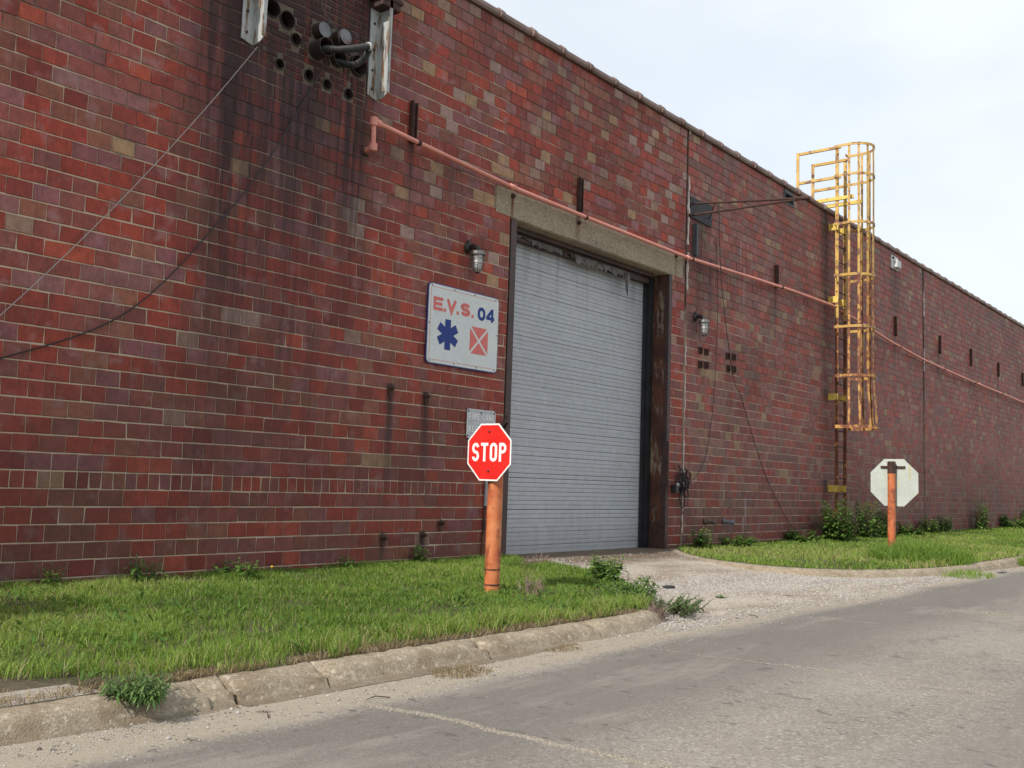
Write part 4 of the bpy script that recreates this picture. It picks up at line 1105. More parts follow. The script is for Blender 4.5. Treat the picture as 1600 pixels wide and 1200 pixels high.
def strokes_poly(s, line, t, o, u, v, n, depth):
    L = [Vector((a,b)) for a, b in line]; m = len(L); le, ri = [], []
    for i in range(m):
        if i == 0: d = (L[1]-L[0]).normalized(); nn = Vector((-d.y,d.x)); k = 1
        elif i == m-1: d = (L[-1]-L[-2]).normalized(); nn = Vector((-d.y,d.x)); k = 1
        else:
            d1 = (L[i]-L[i-1]).normalized(); d2 = (L[i+1]-L[i]).normalized()
            nn = Vector((-(d1+d2).y,(d1+d2).x)).normalized(); k = 1/max(0.35, nn.dot(Vector((-d1.y,d1.x))))
        le.append(L[i]+nn*t/2*k); ri.append(L[i]-nn*t/2*k)
    for i in range(m-1):
        s.prism([tuple(ri[i]),tuple(ri[i+1]),tuple(le[i+1]),tuple(le[i])], o, u, v, n, depth)
def write(s, text, x0, z0, w, h, t, gap, o, u, v, n, depth, widths={}):
    x = x0; lift = 0
    for ch in text:
        cw = widths.get(ch, w)
        if ch != ' ':
            for li_ in glyph(ch, cw, h, t):
                # stack overlapping strokes in hair-thin layers so no two faces share a plane
                lift = (lift+1) % 5
                sh = [(a+x, b+z0) for a, b in li_]
                strokes_poly(s, sh, t, o, u, v, n, depth+lift*0.00025)
        x += cw+gap
    return x

# ------------------------------------------------------------------ E.V.S. sign
def rrect(x0, x1, z0, z1, r, n=6):
    out = []
    for cx, cz, a in ((x1-r,z1-r,0),(x0+r,z1-r,90),(x0+r,z0+r,180),(x1-r,z0+r,270)):
        out += arc(cx, cz, r, r, a, a+90, n)
    return out
U, V_, NN = (1,0,0), (0,0,1), (0,-1,0)
ev = empty('wall_sign', (8.2,0,2.15), 'white square wall sign reading E.V.S. 04 with a blue six armed star', 'sign')
s = MB(); s.prism(rrect(7.605,8.795,2.135,3.025,0.055), (0,-0.012,0), U, V_, NN, 0.014); s.build('border_panel', mt['navy'], ev)
s = MB(); s.prism(rrect(7.615,8.785,2.147,3.014,0.048), (0,-0.027,0), U, V_, NN, 0.004); s.build('face', mt['white_sign'], ev)
s = MB()
for a, b in (((7.65,2.982),(8.75,2.982)),((7.648,2.182),(8.75,2.182)),((7.648,2.182),(7.648,2.97))):
    strokes_poly(s, [a,b], 0.005, (0,-0.0315,0), U, V_, NN, 0.0005)
s.build('red_line', mt['salmon'], ev)
O_ = (0,-0.0315,0)
s = MB(); h = 0.150; t = 0.042
write(s, 'E', 7.688, 2.727, 0.150, h, 0.037, 0, O_, U, V_, NN, 0.001); write(s, '.', 7.852, 2.727, t, h, t*0.9, 0, O_, U, V_, NN, 0.001)
write(s, 'V', 7.895, 2.727, 0.165, h, t, 0, O_, U, V_, NN, 0.001); write(s, '.', 8.062, 2.727, t, h, t*0.9, 0, O_, U, V_, NN, 0.001)
write(s, 'S', 8.130, 2.727, 0.158, h, t, 0, O_, U, V_, NN, 0.001); write(s, '.', 8.312, 2.727, t, h, t*0.9, 0, O_, U, V_, NN, 0.001)
s.build('lettering', mt['salmon'], ev)
s = MB(); write(s, '0', 8.418, 2.717, 0.135, 0.156, 0.040, 0, O_, U, V_, NN, 0.001); write(s, '4', 8.572, 2.722, 0.140, 0.156, 0.038, 0, O_, U, V_, NN, 0.001)
s.build('number', mt['blue'], ev)
s = MB(); star = []
R1, hw = 0.170, 0.047
for k in range(6):
    a = math.radians(90-60*k); d = (math.cos(a), math.sin(a)); q = (-d[1], d[0])
    star += [(7.932+d[0]*R1+q[0]*hw, 2.48+d[1]*R1+q[1]*hw), (7.932+d[0]*R1-q[0]*hw, 2.48+d[1]*R1-q[1]*hw)]
    am = math.radians(90-60*k-30); rm = hw/math.sin(math.radians(30))
    star.append((7.932+math.cos(am)*rm, 2.48+math.sin(am)*rm))
s.prism(star, O_, U, V_, NN, 0.001); s.build('star_symbol', mt['blue'], ev)
s = MB(); sx0, sx1, sz0, sz1 = 8.300, 8.612, 2.322, 2.632; g_ = 0.020
cxm, czm = (sx0+sx1)/2, (sz0+sz1)/2
for tri in ([(sx0,sz0+g_),(sx0,sz1-g_),(cxm-g_,czm)], [(sx1,sz1-g_),(sx1,sz0+g_),(cxm+g_,czm)], [(sx0+g_,sz1),(sx1-g_,sz1),(cxm,czm+g_)], [(sx1-g_,sz0),(sx0+g_,sz0),(cxm,czm-g_)]):
    s.prism(tri, O_, U, V_, NN, 0.001)
s.build('crossed_square', mt['salmon'], ev)
for bx_, bz_ in ((7.66,2.995),(8.02,2.998),(8.36,2.996),(8.73,2.994),(7.66,2.165),(8.05,2.168),(8.43,2.168),(8.74,2.17),(7.635,2.58),(8.765,2.58)):
    s = MB(); s.lathe((bx_,-0.031,bz_), (0,-1,0), [(0,0.008),(0.004,0.007),(0.005,0.003)], 8); s.build('rivet', mt['bolt'], ev)

# fire lane sign
fl = empty('wall_sign', (8.56,0,1.36), 'small rusting white fire lane sign behind the near stop sign', 'sign')
s = MB(); s.prism(rrect(8.318,8.812,1.362,1.695,0.03), (0,-0.012,0), U, V_, NN, 0.006); s.build('plate', mt['old_white'], fl)
s = MB(); o_ = (0,-0.0185,0)
for (x0,x1,z0,z1) in ((8.345,8.785,1.686,1.692),(8.345,8.785,1.365,1.371)): s.prism([(x0,z0),(x1,z0),(x1,z1),(x0,z1)], o_, U, V_, NN, 0.004)
for (x0,x1,z0,z1) in ((8.321,8.328,1.39,1.668),(8.802,8.809,1.39,1.668)): s.prism([(x0,z0),(x1,z0),(x1,z1),(x0,z1)], o_, U, V_, NN, 0.004)
s.build('rim', mt['pale_letter'], fl)
s = MB(); wd = {'I':0.022, ' ':0.03}
write(s, 'FIRE LANE', 8.346, 1.575, 0.040, 0.070, 0.010, 0.0135, o_, U, V_, NN, 0.003, wd)
write(s, 'KEEP', 8.350, 1.432, 0.040, 0.070, 0.010, 0.0135, o_, U, V_, NN, 0.003, wd)
s.build('lettering', mt['pale_letter'], fl)
for bx_, bz_ in ((8.342,1.668),(8.790,1.664),(8.340,1.388),(8.56,1.66)):
    s = MB(); s.lathe((bx_,-0.018,bz_), (0,-1,0), [(0,0.011),(0.005,0.010),(0.007,0.004)], 8); s.build('bolt', mt['bolt'], fl)

# ------------------------------------------------------------------ stop signs
def octagon(af):
    R_ = af/2/math.cos(math.pi/8)
    return [(R_*math.cos(math.pi/8+k*math.pi/4), R_*math.sin(math.pi/8+k*math.pi/4)) for k in range(8)]
def stop_sign(px, py, zc, af, face, post_top, post_r, label, yc, capped):
    t = empty('stop_sign', (px, py, lawn_z(py)), label, 'stop sign', 'stop signs flanking the driveway')
    s = MB(); nr = 26; rings = []
    s.lathe((px, py, -0.25), (0,0,1), [(0,post_r),(0.25,post_r),(0.5,post_r*1.005),(0.9,post_r),(post_top+0.25-0.004,post_r),(post_top+0.25,post_r*0.92)], 20)
    s.build('post', mt['post'], t, smooth=True)
    u = Vector((0, face, 0)); n = Vector((face, 0, 0))   # face -1: looks to -x, its reading direction is -y
    fx = px + face*(post_r+0.020)
    o0 = Vector((fx, yc, zc))
    s = MB(); s.prism(octagon(af), o0, u, (0,0,1), n, 0.003); panel = s.build('sign_panel', mt['sign_back'], t)
    s = MB(); s.prism(octagon(af-0.001), o0+n*0.0032, u, (0,0,1), n, 0.0006); s.build('white_border', mt['white'], panel)
    s = MB(); s.prism(octagon(af*0.945), o0+n*0.0040, u, (0,0,1), n, 0.0006); s.build('red_field', mt['red'], panel)
    s = MB(); hh = af*0.325; w = af*0.165; gp = af*0.042; th = af*0.052
    tot = 4*w+3*gp
    write(s, 'STOP', -tot/2, -hh/2, w, hh, th, gp, o0+n*0.0048, u, (0,0,1), n, 0.0004); s.build('lettering', mt['white'], panel)
    for dz in (af*0.36, -af*0.33):
        s = MB(); s.lathe(o0+n*0.005+Vector((0,0,dz)), n, [(0,0.010),(0.006,0.009),(0.009,0.004)], 8); s.build('bolt', mt['bolt'], panel)
    # bracket between post and panel
    s = MB()
    s.box(min(fx-face*0.001, px+face*post_r*0.8), max(fx-face*0.001, px+face*post_r*0.8), py-0.03, py+0.03, zc-af*0.35, zc+af*0.35)
    s.build('bracket', mt['dark_rust'], t)
    if capped:
        s = MB(); s.lathe((px,py,post_top-0.19), (0,0,1), [(0,post_r+0.004),(0.19,post_r+0.004),(0.20,post_r*0.8)], 20); s.build('post_cap', mt['dark_rust'], t, smooth=True)
        s = MB(); s.box(px+post_r-0.002, fx-0.002, py-0.20, py+0.20, post_top-0.10, post_top-0.065)
        s.build('cross_bar', mt['dark_rust'], t)
    return t
st1 = stop_sign(6.37, -2.12, 1.128, 0.477, -1, 1.27, 0.064, 'red stop sign facing the camera on a leaning orange post in the near grass', -2.112, False)
st1['label'] = 'red stop sign facing the camera on an orange post in the near grass'
s = MB()
for zz in (0.155, 0.03): s.lathe((6.37,-2.12,zz), (0,0,1), [(0,0.066),(0.014,0.066)], 20)
s.build('wire_band', mt['rust'], st1)
stop_sign(16.70, -1.94, 1.083, 0.775, 1, 1.42, 0.062, 'pale back of a stop sign on an orange post beside the tall grass clump', -1.955, True)

# ------------------------------------------------------------------ caged roof ladder
ld = empty('caged_ladder', (19.115,-0.16,0), 'rusty yellow caged ladder climbing the wall to the roof', 'ladder')
RX = (18.90, 19.33); RY = -0.16
for i, x in enumerate(RX):
    s = MB(); s.box(x-0.008, x+0.008, RY-0.034, RY+0.034, -0.02, 4.3); s.build('rail', mt['rail_rust'], ld)
    s = MB(); s.box(x-0.0081, x+0.0081, RY-0.034, RY+0.034, 4.30, 7.72 if i == 0 else 7.6); s.build('rail', mt['yellow'], ld)
s0 = None; z = 0.25
rm = MB(); rm.tube([(RX[0]-0.022,RY,0),(RX[1]+0.022,RY,0)], 0.0115, 8); r0 = rm.build('rung', mt['dark_rust'], ld)
while z < 6.5:
    o = r0 if s0 is None else r0.copy()
    if s0 is not None: col.objects.link(o)
    s0 = 1; o.location.z = z; z += 0.305
for z in (0.96, 2.74, 4.67, 6.13):
    for x in RX:
        s = MB(); s.box(x-0.018, x-0.009, RY-0.03, 0.0, z-0.065, z+0.065); s.box(x-0.03, x+0.03, -0.012, 0.0, z-0.065, z+0.065); s.build('standoff', mt['bright_yellow'], ld)
CX = 19.115
def hoop_pts(r, yc, n=22):
    P = [(CX-r, RY)] + [(CX-r*math.cos(a), yc-r*math.sin(a)) for a in np.linspace(0, math.pi, n)] + [(CX+r, RY)]
    return P
def hoop(z, r, yc, mat, hgt=0.05, start=RY):
    P = hoop_pts(r, yc); P[0] = (P[0][0], start); P[-1] = (P[-1][0], start)
    s = MB(); inner = []
    n = len(P)
    for i, (x, y) in enumerate(P):
        a = Vector(P[max(i-1,0)]); b = Vector(P[min(i+1,n-1)]); d = (b-a).normalized(); q = Vector((-d.y, d.x))*0.006
        for (dx, dz) in ((1,-1),(1,1),(-1,1),(-1,-1)): s.v.append((x+q.x*dx, y+q.y*dx, z+dz*hgt/2))
    for i in range(n-1):
        for k in range(4):
            a = i*4+k; b = i*4+(k+1)%4; s.f.append((a, a+4, b+4, b))
    s.f.append((0,1,2,3)); s.f.append(tuple((n-1)*4+k for k in (3,2,1,0)))
    s.build('hoop', mat, ld)
    for sx_ in (-1, 1):
        s = MB(); xa, xb = sorted((CX+sx_*r, RX[0 if sx_ < 0 else 1])); s.box(xa, xb, start-0.004, start+0.008, z-hgt/2, z+hgt/2); s.build('hoop_tab', mat, ld)
R0, YC = 0.36, -0.45
for z, r, m_ in ((7.72,R0,'yellow'),(7.12,R0,'yellow'),(6.15,R0,'yellow'),(5.12,R0,'yellow'),(4.10,R0,'yellow'),(3.14,R0,'yellow_rust')):
    hoop(z, r, YC, mt[m_])
hoop(2.15, 0.405, -0.47, mt['yellow_rust'], 0.062)
for k, a in enumerate(np.linspace(0, math.pi, 7)):
    def at(r, yc): return (CX-r*math.cos(a), yc-r*math.sin(a))
    s = MB(); x, y = at(R0-0.012, YC); xb, yb = at(0.393, -0.47)
    tdir = Vector((math.sin(a), -math.cos(a), 0)); nd = Vector((math.cos(a), math.sin(a), 0))
    def bar(p0, p1):
        n = len(s.v)
        for p in (p0, p1):
            for (i, j) in ((1,1),(-1,1),(-1,-1),(1,-1)): s.v.append(tuple(Vector(p)+tdir*0.022*i+nd*0.0045*j))
        for q in range(4): s.f.append((n+q, n+(q+1)%4, n+4+(q+1)%4, n+4+q))
        s.f.append((n,n+1,n+2,n+3)); s.f.append((n+7,n+6,n+5,n+4))
    bar((x,y,7.73), (x,y,5.12)); s.build('cage_bar', mt['yellow'], ld)
    s = MB(); bar((x,y,5.119), (x,y,3.15)); bar((x,y,3.149), (xb,yb,2.14)); s.build('cage_bar', mt['yellow_rust'], ld)
# walk-through rails over the parapet
for i, x in enumerate(RX):
    zt, zm, ye = ((7.75,7.14,0.68), (7.61,7.07,0.54))[i]
    for z in (zt, zm):
        s = MB(); s.box(x-0.020, x-0.009, -0.24, ye, z-0.030, z+0.022); s.box(x-0.009, x+0.022, -0.24, ye, z-0.030, z-0.023); s.build('handrail', mt['yellow'], ld)
    s = MB(); s.box(x-0.034, x-0.021, ye-0.06, ye, 6.56 if i == 0 else 6.5, zt+0.024); s.box(x-0.021, x+0.02, ye-0.012, ye, 6.5, zt-0.031); s.build('handrail_post', mt['yellow'], ld)
    s = MB(); s.box(x-0.032, x-0.021, -0.50, 0.30, 6.66, 6.73); s.box(x-0.021, x+0.02, -0.50, 0.30, 6.66, 6.668); s.build('step_angle', mt['bright_yellow'], ld)

# ------------------------------------------------------------------ vegetation
def add_attr(me, vary_per_vert):
    a = me.attributes.new('vary', 'FLOAT', 'POINT'); a.data.foreach_set('value', np.asarray(vary_per_vert, 'f'))
def field(x, y, s, seed):
    """smooth 2-d value noise, 0..1"""
    r = np.random.default_rng(seed); T = r.random((64, 64))
    u, v = x*s, y*s; i = np.floor(u).astype(int); j = np.floor(v).astype(int); fu, fv = u-i, v-j
    fu = fu*fu*(3-2*fu); fv = fv*fv*(3-2*fv)
    g = lambda a, b: T[a % 64, b % 64]
    return (g(i,j)*(1-fu)+g(i+1,j)*fu)*(1-fv)+(g(i,j+1)*(1-fu)+g(i+1,j+1)*fu)*fv
def blades(name, x, y, z, h, wd, lean, vary, mat, n_seg=2):
    """every blade: a bent tapering strip of two quads and a tip"""
    n = len(x); az = rng.uniform(0, 2*np.pi, n); la = rng.uniform(0, 2*np.pi, n)
    dx, dy = np.cos(az)*wd/2, np.sin(az)*wd/2
    lx, ly = np.cos(la)*lean*h, np.sin(la)*lean*h
    V = np.zeros((n, 5, 3), 'f')
    V[:,0] = np.stack([x-dx, y-dy, z-0.01], 1); V[:,1] = np.stack([x+dx, y+dy, z-0.01], 1)
    V[:,2] = np.stack([x-dx*0.8+lx*0.3, y-dy*0.8+ly*0.3, z+h*0.55], 1); V[:,3] = np.stack([x+dx*0.8+lx*0.3, y+dy*0.8+ly*0.3, z+h*0.55], 1)
    V[:,4] = np.stack([x+lx, y+ly, z+h*np.sqrt(np.maximum(0.15, 1-lean**2*0.6))], 1)
    b = np.arange(n)*5
    tri = np.stack([b,b+1,b+3, b,b+3,b+2, b+2,b+3,b+4], 1).reshape(-1)
    me = bpy.data.meshes.new(name); me.vertices.add(n*5); me.vertices.foreach_set('co', V.reshape(-1))
    nt_ = n*3; me.loops.add(nt_*3); me.loops.foreach_set('vertex_index', tri.astype('i'))
    me.polygons.add(nt_); me.polygons.foreach_set('loop_start', np.arange(0, nt_*3, 3, dtype='i'))
    me.polygons.foreach_set('loop_total', np.full(nt_, 3, 'i')); me.update(calc_edges=True)
    add_attr(me, np.repeat(vary, 5)); me.materials.append(mat)
    o = bpy.data.objects.new(name, me); col.objects.link(o); return o

def lawn(poly, xr, yr, count, hmin, hmax, wmin, wmax, seed, keep):
    x = rng.uniform(*xr, count); y = rng.uniform(*yr, count)
    k = inside(poly, x, y) & keep(x, y); x, y = x[k], y[k]
    f1 = field(x, y, 1.3, seed); f2 = field(x, y, 5.0, seed+1); f3 = field(x+40, y+40, 0.7, seed+2)
    fb = field(x+9, y+3, 2.4, seed+3); k = (rng.random(len(x)) < 0.30+0.85*f2) & (rng.random(len(x)) < np.clip(0.25+2.2*fb, 0, 1)); x, y, f1, f2, f3 = x[k], y[k], f1[k], f2[k], f3[k]
    h = (hmin+(hmax-hmin)*(0.35*f1+0.65*f2))*rng.uniform(0.55, 1.25, len(x))
    z = -0.05*np.minimum(1, np.abs(y)/3.5)
    d = np.hypot(x-CAM.x, y-CAM.y)
    w = np.interp(d, [3, 8, 30], [wmin, wmin*1.35, wmax])*rng.uniform(0.7, 1.3, len(x))
    lean = rng.uniform(0.25, 1.25, len(x))
    edge = np.clip(1-np.abs(y+3.4)/0.5, 0, 1); h = h*(1+0.85*edge*(0.4+f2))
    vary = np.clip(0.02+0.50*f3+0.30*f1+0.12*edge+rng.normal(0, 0.17, len(x)), 0, 0.90)
    dead = rng.random(len(x)) < 0.06+0.12*(f3 > 0.65)+0.16*edge; vary[dead] = rng.uniform(0.86, 1.0, dead.sum())
    return blades('grass', x, y, z, h, w, lean, vary, mt['grass'])
def not_pad(x, y): return ~((x < 2.3+0.2*np.sin(y*9)) & (y < -2.95+0.12*np.sin(x*11))) & ~(y < -3.47+0.20*field(x, y, 2.2, 77)*(field(x, y, 9.0, 78) < 0.62))
g1 = lawn(poly1, (0.8, 9.05), (-3.50, 0.0), 170000, 0.022, 0.085, 0.0040, 0.009, 21, not_pad); tag(g1, 'mown green grass of the near verge left of the driveway', 'grass', kind='stuff')
n = 9000; x = rng.uniform(0.8, 6.5, n); y = -3.47+np.abs(rng.normal(0, 0.09, n)); k = rng.random(n) < 0.2+0.8*field(x, y, 3.0, 79); x, y = x[k], y[k]
th = blades('thatch', x, y, -0.05*np.ones(len(x)), rng.uniform(0.015,0.05,len(x)), np.full(len(x),0.004), rng.uniform(0.8,2.4,len(x)), rng.random(len(x)), mt['dead']); tag(th, 'dry thatch along the near kerb', 'grass', kind='stuff')
def k2(x, y): return rng.random(len(x)) < np.interp(x, [11, 18, 40], [1.0, 0.75, 0.35])
g2 = lawn(poly2, (11.4, 44), (-3.55, 0.0), 180000, 0.022, 0.075, 0.006, 0.018, 31, k2); tag(g2, 'mown green grass of the far verge right of the driveway', 'grass', kind='stuff')

# broad-leaved weeds growing through the lawn (ground cover nobody could count)
def leaf_strip(V, F, A, base, d, L, wd, droop, var, up=0.5, fold=0.25):
    """one pointed leaf, bent, two halves with a fold"""
    d = Vector(d); d.z = 0; d = d.normalized() if d.length > 1e-6 else Vector((1,0,0)); q = Vector((-d.y, d.x, 0))
    prof = [(0.0,0.15),(0.25,0.9),(0.55,1.0),(0.82,0.6),(1.0,0.03)]
    n = len(V)
    for (t, w) in prof:
        c = Vector(base)+d*L*t+Vector((0,0,L*(up*t-droop*t*t)))
        V.append(tuple(c-q*wd/2*w+Vector((0,0,fold*wd*w*0.5)))); V.append(tuple(c)); V.append(tuple(c+q*wd/2*w+Vector((0,0,fold*wd*w*0.5)))); A.extend([var]*3)
    for i in range(len(prof)-1):
        a = n+i*3; F.append((a,a+1,a+4,a+3)); F.append((a+1,a+2,a+5,a+4))
def mesh_obj(name, V, F, A, mat, parent=None):
    me = bpy.data.meshes.new(name); me.from_pydata(V, [], F); add_attr(me, A); me.materials.append(mat)
    o = bpy.data.objects.new(name, me); col.objects.link(o)
    if parent is not None: put(o, parent)
    return o
V, F, A_ = [], [], []; r_ = random.Random(12)
for i in range(700):
    x = r_.uniform(2.2, 8.8); y = r_.uniform(-3.35, -0.05)
    if not bool(inside(poly1, np.array([x]), np.array([y]))[0]): continue
    cl_ = float(field(np.array([x]), np.array([y]), 0.9, 5)[0])
    if r_.random() > cl_*1.3-0.15: continue
    for k in range(r_.randint(4, 8)):
        an = r_.uniform(0, 6.283); L = r_.uniform(0.05, 0.115)
        leaf_strip(V, F, A_, (x+0.02*math.cos(an), y+0.02*math.sin(an), lawn_z(y)+0.02), (math.cos(an), math.sin(an), 0), L, r_.uniform(0.009,0.019), r_.uniform(0.1,0.5), r_.uniform(0.0,0.6), r_.uniform(0.3,0.8))
o = mesh_obj('lawn_weeds', V, F, A_, mt['weed']); tag(o, 'low broad leaved weeds scattered through the near grass', 'weeds', kind='stuff')

def bushy(name, loc, h, rad, stems, leafL, leafW, label, cat, mat='weed', group=None, seed=1, lean=(0,0), taper=1.0, leaves=26, droop=0.5):
    """upright leafy weed: stems with leaves all the way up"""
    r = random.Random(seed); t = empty(name, loc, label, cat, group)
    st = MB(); V, F, A = [], [], []
    leafW *= 1.35; stems = int(stems*1.3)
    for i in range(stems):
        a = r.uniform(0, 6.283); rr = rad*math.sqrt(r.random())*0.55
        hh = h*r.uniform(0.6, 1.0)*(1-0.45*(rr/rad if rad else 0)*taper)
        b = Vector((loc[0]+rr*math.cos(a), loc[1]+rr*math.sin(a), loc[2]-0.02))
        if b.y > -0.03: b.y = -0.03
        tip = b+Vector((math.cos(a)*rad*0.45*r.random()+lean[0], math.sin(a)*rad*0.45*r.random()+lean[1], hh))
        if tip.y > -0.04: tip.y = -0.04
        mid = b.lerp(tip, 0.5)+Vector((r.uniform(-1,1)*0.03, -abs(r.uniform(-1,1))*0.03, 0))
        st.tube([b, mid, tip], [0.006, 0.0045, 0.002], 5)
        for k in range(leaves):
            f = 0.08+0.92*(k+r.random())/leaves
            p = (b.lerp(mid, f*2) if f < 0.5 else mid.lerp(tip, f*2-1))
            an = k*2.4+r.uniform(-0.5,0.5); sc = (1.15-0.65*f)*r.uniform(0.6,1.2)
            d = Vector((math.cos(an), math.sin(an), 0))
            if p.y+d.y*leafL*sc > -0.01: d.y = -abs(d.y)
            leaf_strip(V, F, A, p, d, leafL*sc, leafW*sc, r.uniform(0.2,0.2+droop), min(1,max(0,r.gauss(0.45,0.22))), r.uniform(0.1,0.7))
    st.build('stems', mt['weed_stem'], t)
    o = mesh_obj('foliage', V, F, A, mt[mat], t)
    return t
mt['weed_stem'] = plain('weed_stem', (0.075,0.10,0.03), 0.7)
def tuft(name, loc, h, rad, n, label, cat, mat='grass', seed=1, wd=0.006, vary=(0.1,0.7), lean=(0.2,1.0)):
    t = empty(name, loc, label, cat); r = np.random.default_rng(seed)
    a = r.uniform(0, 6.283, n); rr = rad*np.sqrt(r.random(n))
    x = loc[0]+rr*np.cos(a); y = loc[1]+rr*np.sin(a)*0.7; hh = h*(1-0.5*(rr/rad)**2)*r.uniform(0.5,1.15,n)
    o = blades('blades', x, y, np.full(n, loc[2]), hh, np.full(n, wd)*r.uniform(0.7,1.3,n), r.uniform(*lean, n), r.uniform(*vary, n), mt[mat]); put(o, t); return t
WG = 'tall weeds along the foot of the wall'
bushy('weed_plant', (18.28,-0.42,-0.01), 0.98, 0.46, 26, 0.15, 0.05, 'largest bushy weed at the wall, left of the yellow ladder', 'weed', group=WG, seed=3)
bushy('weed_plant', (19.95,-0.36,-0.01), 1.02, 0.30, 14, 0.15, 0.05, 'tall pointed weed at the wall just right of the yellow ladder', 'weed', group=WG, seed=4)
bushy('weed_plant', (20.55,-0.36,-0.01), 0.5, 0.28, 10, 0.13, 0.045, 'low leafy weed beside the pointed weed right of the ladder', 'weed', group=WG, seed=14)
bushy('weed_plant', (21.55,-0.22,0), 0.74, 0.22, 9, 0.14, 0.05, 'weed at the wall left of the far stop sign post', 'weed', group=WG, seed=5)
bushy('weed_plant', (24.2,-0.22,0), 0.50, 0.36, 12, 0.14, 0.05, 'low weed at the wall beneath the far stop sign panel', 'weed', group=WG, seed=6)
bushy('weed_plant', (25.7,-0.2,0), 0.55, 0.26, 9, 0.14, 0.05, 'low weed at the wall right of the far joint', 'weed', mat='bluish_weed', group=WG, seed=7)
bushy('weed_plant', (28.95,-0.22,0), 1.08, 0.28, 12, 0.15, 0.05, 'tall slim weed alone at the wall near the far end', 'weed', group=WG, seed=8)
bushy('weed_plant', (32.3,-0.3,0), 0.52, 0.8, 16, 0.16, 0.06, 'wide low weed patch at the far end of the wall', 'weed', group=WG, seed=9)
bushy('weed_plant', (34.8,-0.3,0), 0.75, 0.6, 14, 0.16, 0.06, 'weed clump at the wall on the right edge of view', 'weed', group=WG, seed=10)
bushy('weed_plant', (22.6,-0.3,0), 0.34, 0.4, 10, 0.13, 0.05, 'small weed at the wall just right of the far sign post', 'weed', group=WG, seed=15)
bushy('weed_plant', (13.35,-0.22,0), 0.36, 0.22, 6, 0.13, 0.045, 'feathery weed at the corner of the right door jamb', 'weed', group=WG, seed=11)
bushy('weed_plant', (14.45,-0.18,0), 0.26, 0.50, 9, 0.12, 0.04, 'low weed row under the two pipe stubs', 'weed', group=WG, seed=12)
bushy('weed_plant', (17.1,-0.2,0), 0.26, 0.5, 12, 0.12, 0.04, 'low weed where the hanging cable reaches the grass', 'weed', group=WG, seed=13)
bushy('weed_plant', (7.56,-0.10,-0.005), 0.31, 0.10, 4, 0.11, 0.045, 'leafy weed against the wall below the rusty bolts', 'weed', group='small weeds by the near wall', seed=21, leaves=9)
bushy('weed_plant', (4.40,-0.14,-0.005), 0.30, 0.20, 7, 0.12, 0.03, 'thin straggling weed against the near wall at left', 'weed', group='small weeds by the near wall', seed=22, leaves=8)
bushy('weed_plant', (5.20,-0.20,-0.005), 0.22, 0.30, 10, 0.12, 0.035, 'spreading weed at the wall under the dark stain', 'weed', group='small weeds by the near wall', seed=23, leaves=9)
bushy('weed_plant', (3.65,-0.12,-0.005), 0.26, 0.16, 6, 0.10, 0.025, 'wispy weed at the wall near the left edge', 'weed', group='small weeds by the near wall', seed=24, leaves=7)
bushy('weed_plant', (6.6,-0.12,-0.005), 0.18, 0.14, 5, 0.10, 0.03, 'small weed at the wall left of the leafy one', 'weed', group='small weeds by the near wall', seed=25, leaves=7)
bushy('weed_plant', (2.33,-3.60,-0.05), 0.13, 0.17, 44, 0.060, 0.008, 'feathery weed sprouting over the near kerb', 'weed', mat='bluish_weed', seed=31, leaves=14, droop=0.9)
bushy('weed_plant', (7.95,-2.2,-0.04), 0.40, 0.24, 14, 0.12, 0.045, 'broad leaved weed standing at the driveway corner of the grass', 'weed', seed=32, leaves=12)
bushy('weed_plant', (7.45,-2.75,-0.06), 0.22, 0.34, 18, 0.11, 0.03, 'leafy weed at the grass edge near the kerb end', 'weed', seed=36, leaves=10)
bushy('weed_plant', (7.08,-3.20,-0.10), 0.17, 0.62, 60, 0.045, 0.020, 'dark sprawling clover at the end of the near kerb', 'weed', mat='clover', seed=33, leaves=16, droop=0.8)
bushy('weed_plant', (8.55,-3.05,-0.125), 0.06, 0.05, 6, 0.05, 0.02, 'tiny weed alone in the driveway gravel', 'weed', seed=34, leaves=6)
bushy('shade_shrub', (2.0,-1.15,-0.02), 1.45, 0.55, 40, 0.13, 0.06, 'leafy bush just outside the left edge of view', 'shade_shrub', seed=61, leaves=34)  # unseen plant, added only to cast a shadow on the near grass
bushy('weed_plant', (7.15,-3.0,-0.06), 0.22, 0.30, 16, 0.09, 0.026, 'low leafy weed filling the driveway corner between its neighbours', 'weed', seed=37, leaves=10)
tuft('grass_tuft', (8.95,-1.5,-0.04), 0.16, 0.22, 420, 'isolated grass tuft at the edge of the driveway', 'grass tuft', seed=41)
tuft('grass_mound', (14.9,-2.95,-0.05), 0.33, 0.95, 4600, 'overgrown grass mound beside the far orange post', 'grass mound', seed=42, wd=0.010, vary=(0.0,0.55))
tuft('dry_tuft', (8.75,-0.75,-0.02), 0.17, 0.22, 170, 'dry pinkish grass heads by the wall corner of the driveway', 'dry grass', mat='dry', seed=43, vary=(0,1))
tuft('dry_tuft', (6.62,-2.35,-0.03), 0.24, 0.14, 70, 'dry seed heads right behind the near orange post', 'dry grass', mat='dry', seed=44, vary=(0,1))
tuft('dry_tuft', (6.68,-3.50,-0.10), 0.15, 0.10, 140, 'dead tan weed hanging over the kerb end', 'dry grass', mat='dry', seed=45, vary=(0,1))
tuft('dead_grass', (4.15,-3.80,-0.152), 0.035, 0.20, 420, 'flat clump of dead grass in the gutter', 'dead grass', mat='dead', seed=46, vary=(0,1), lean=(1.2,2.4), wd=0.004)
tuft('dead_grass', (5.2,-3.72,-0.152), 0.03, 0.16, 220, 'smaller dead grass wisp along the gutter near the kerb end', 'dead grass', mat='dead', seed=47, vary=(0,1), lean=(1.2,2.4), wd=0.004)
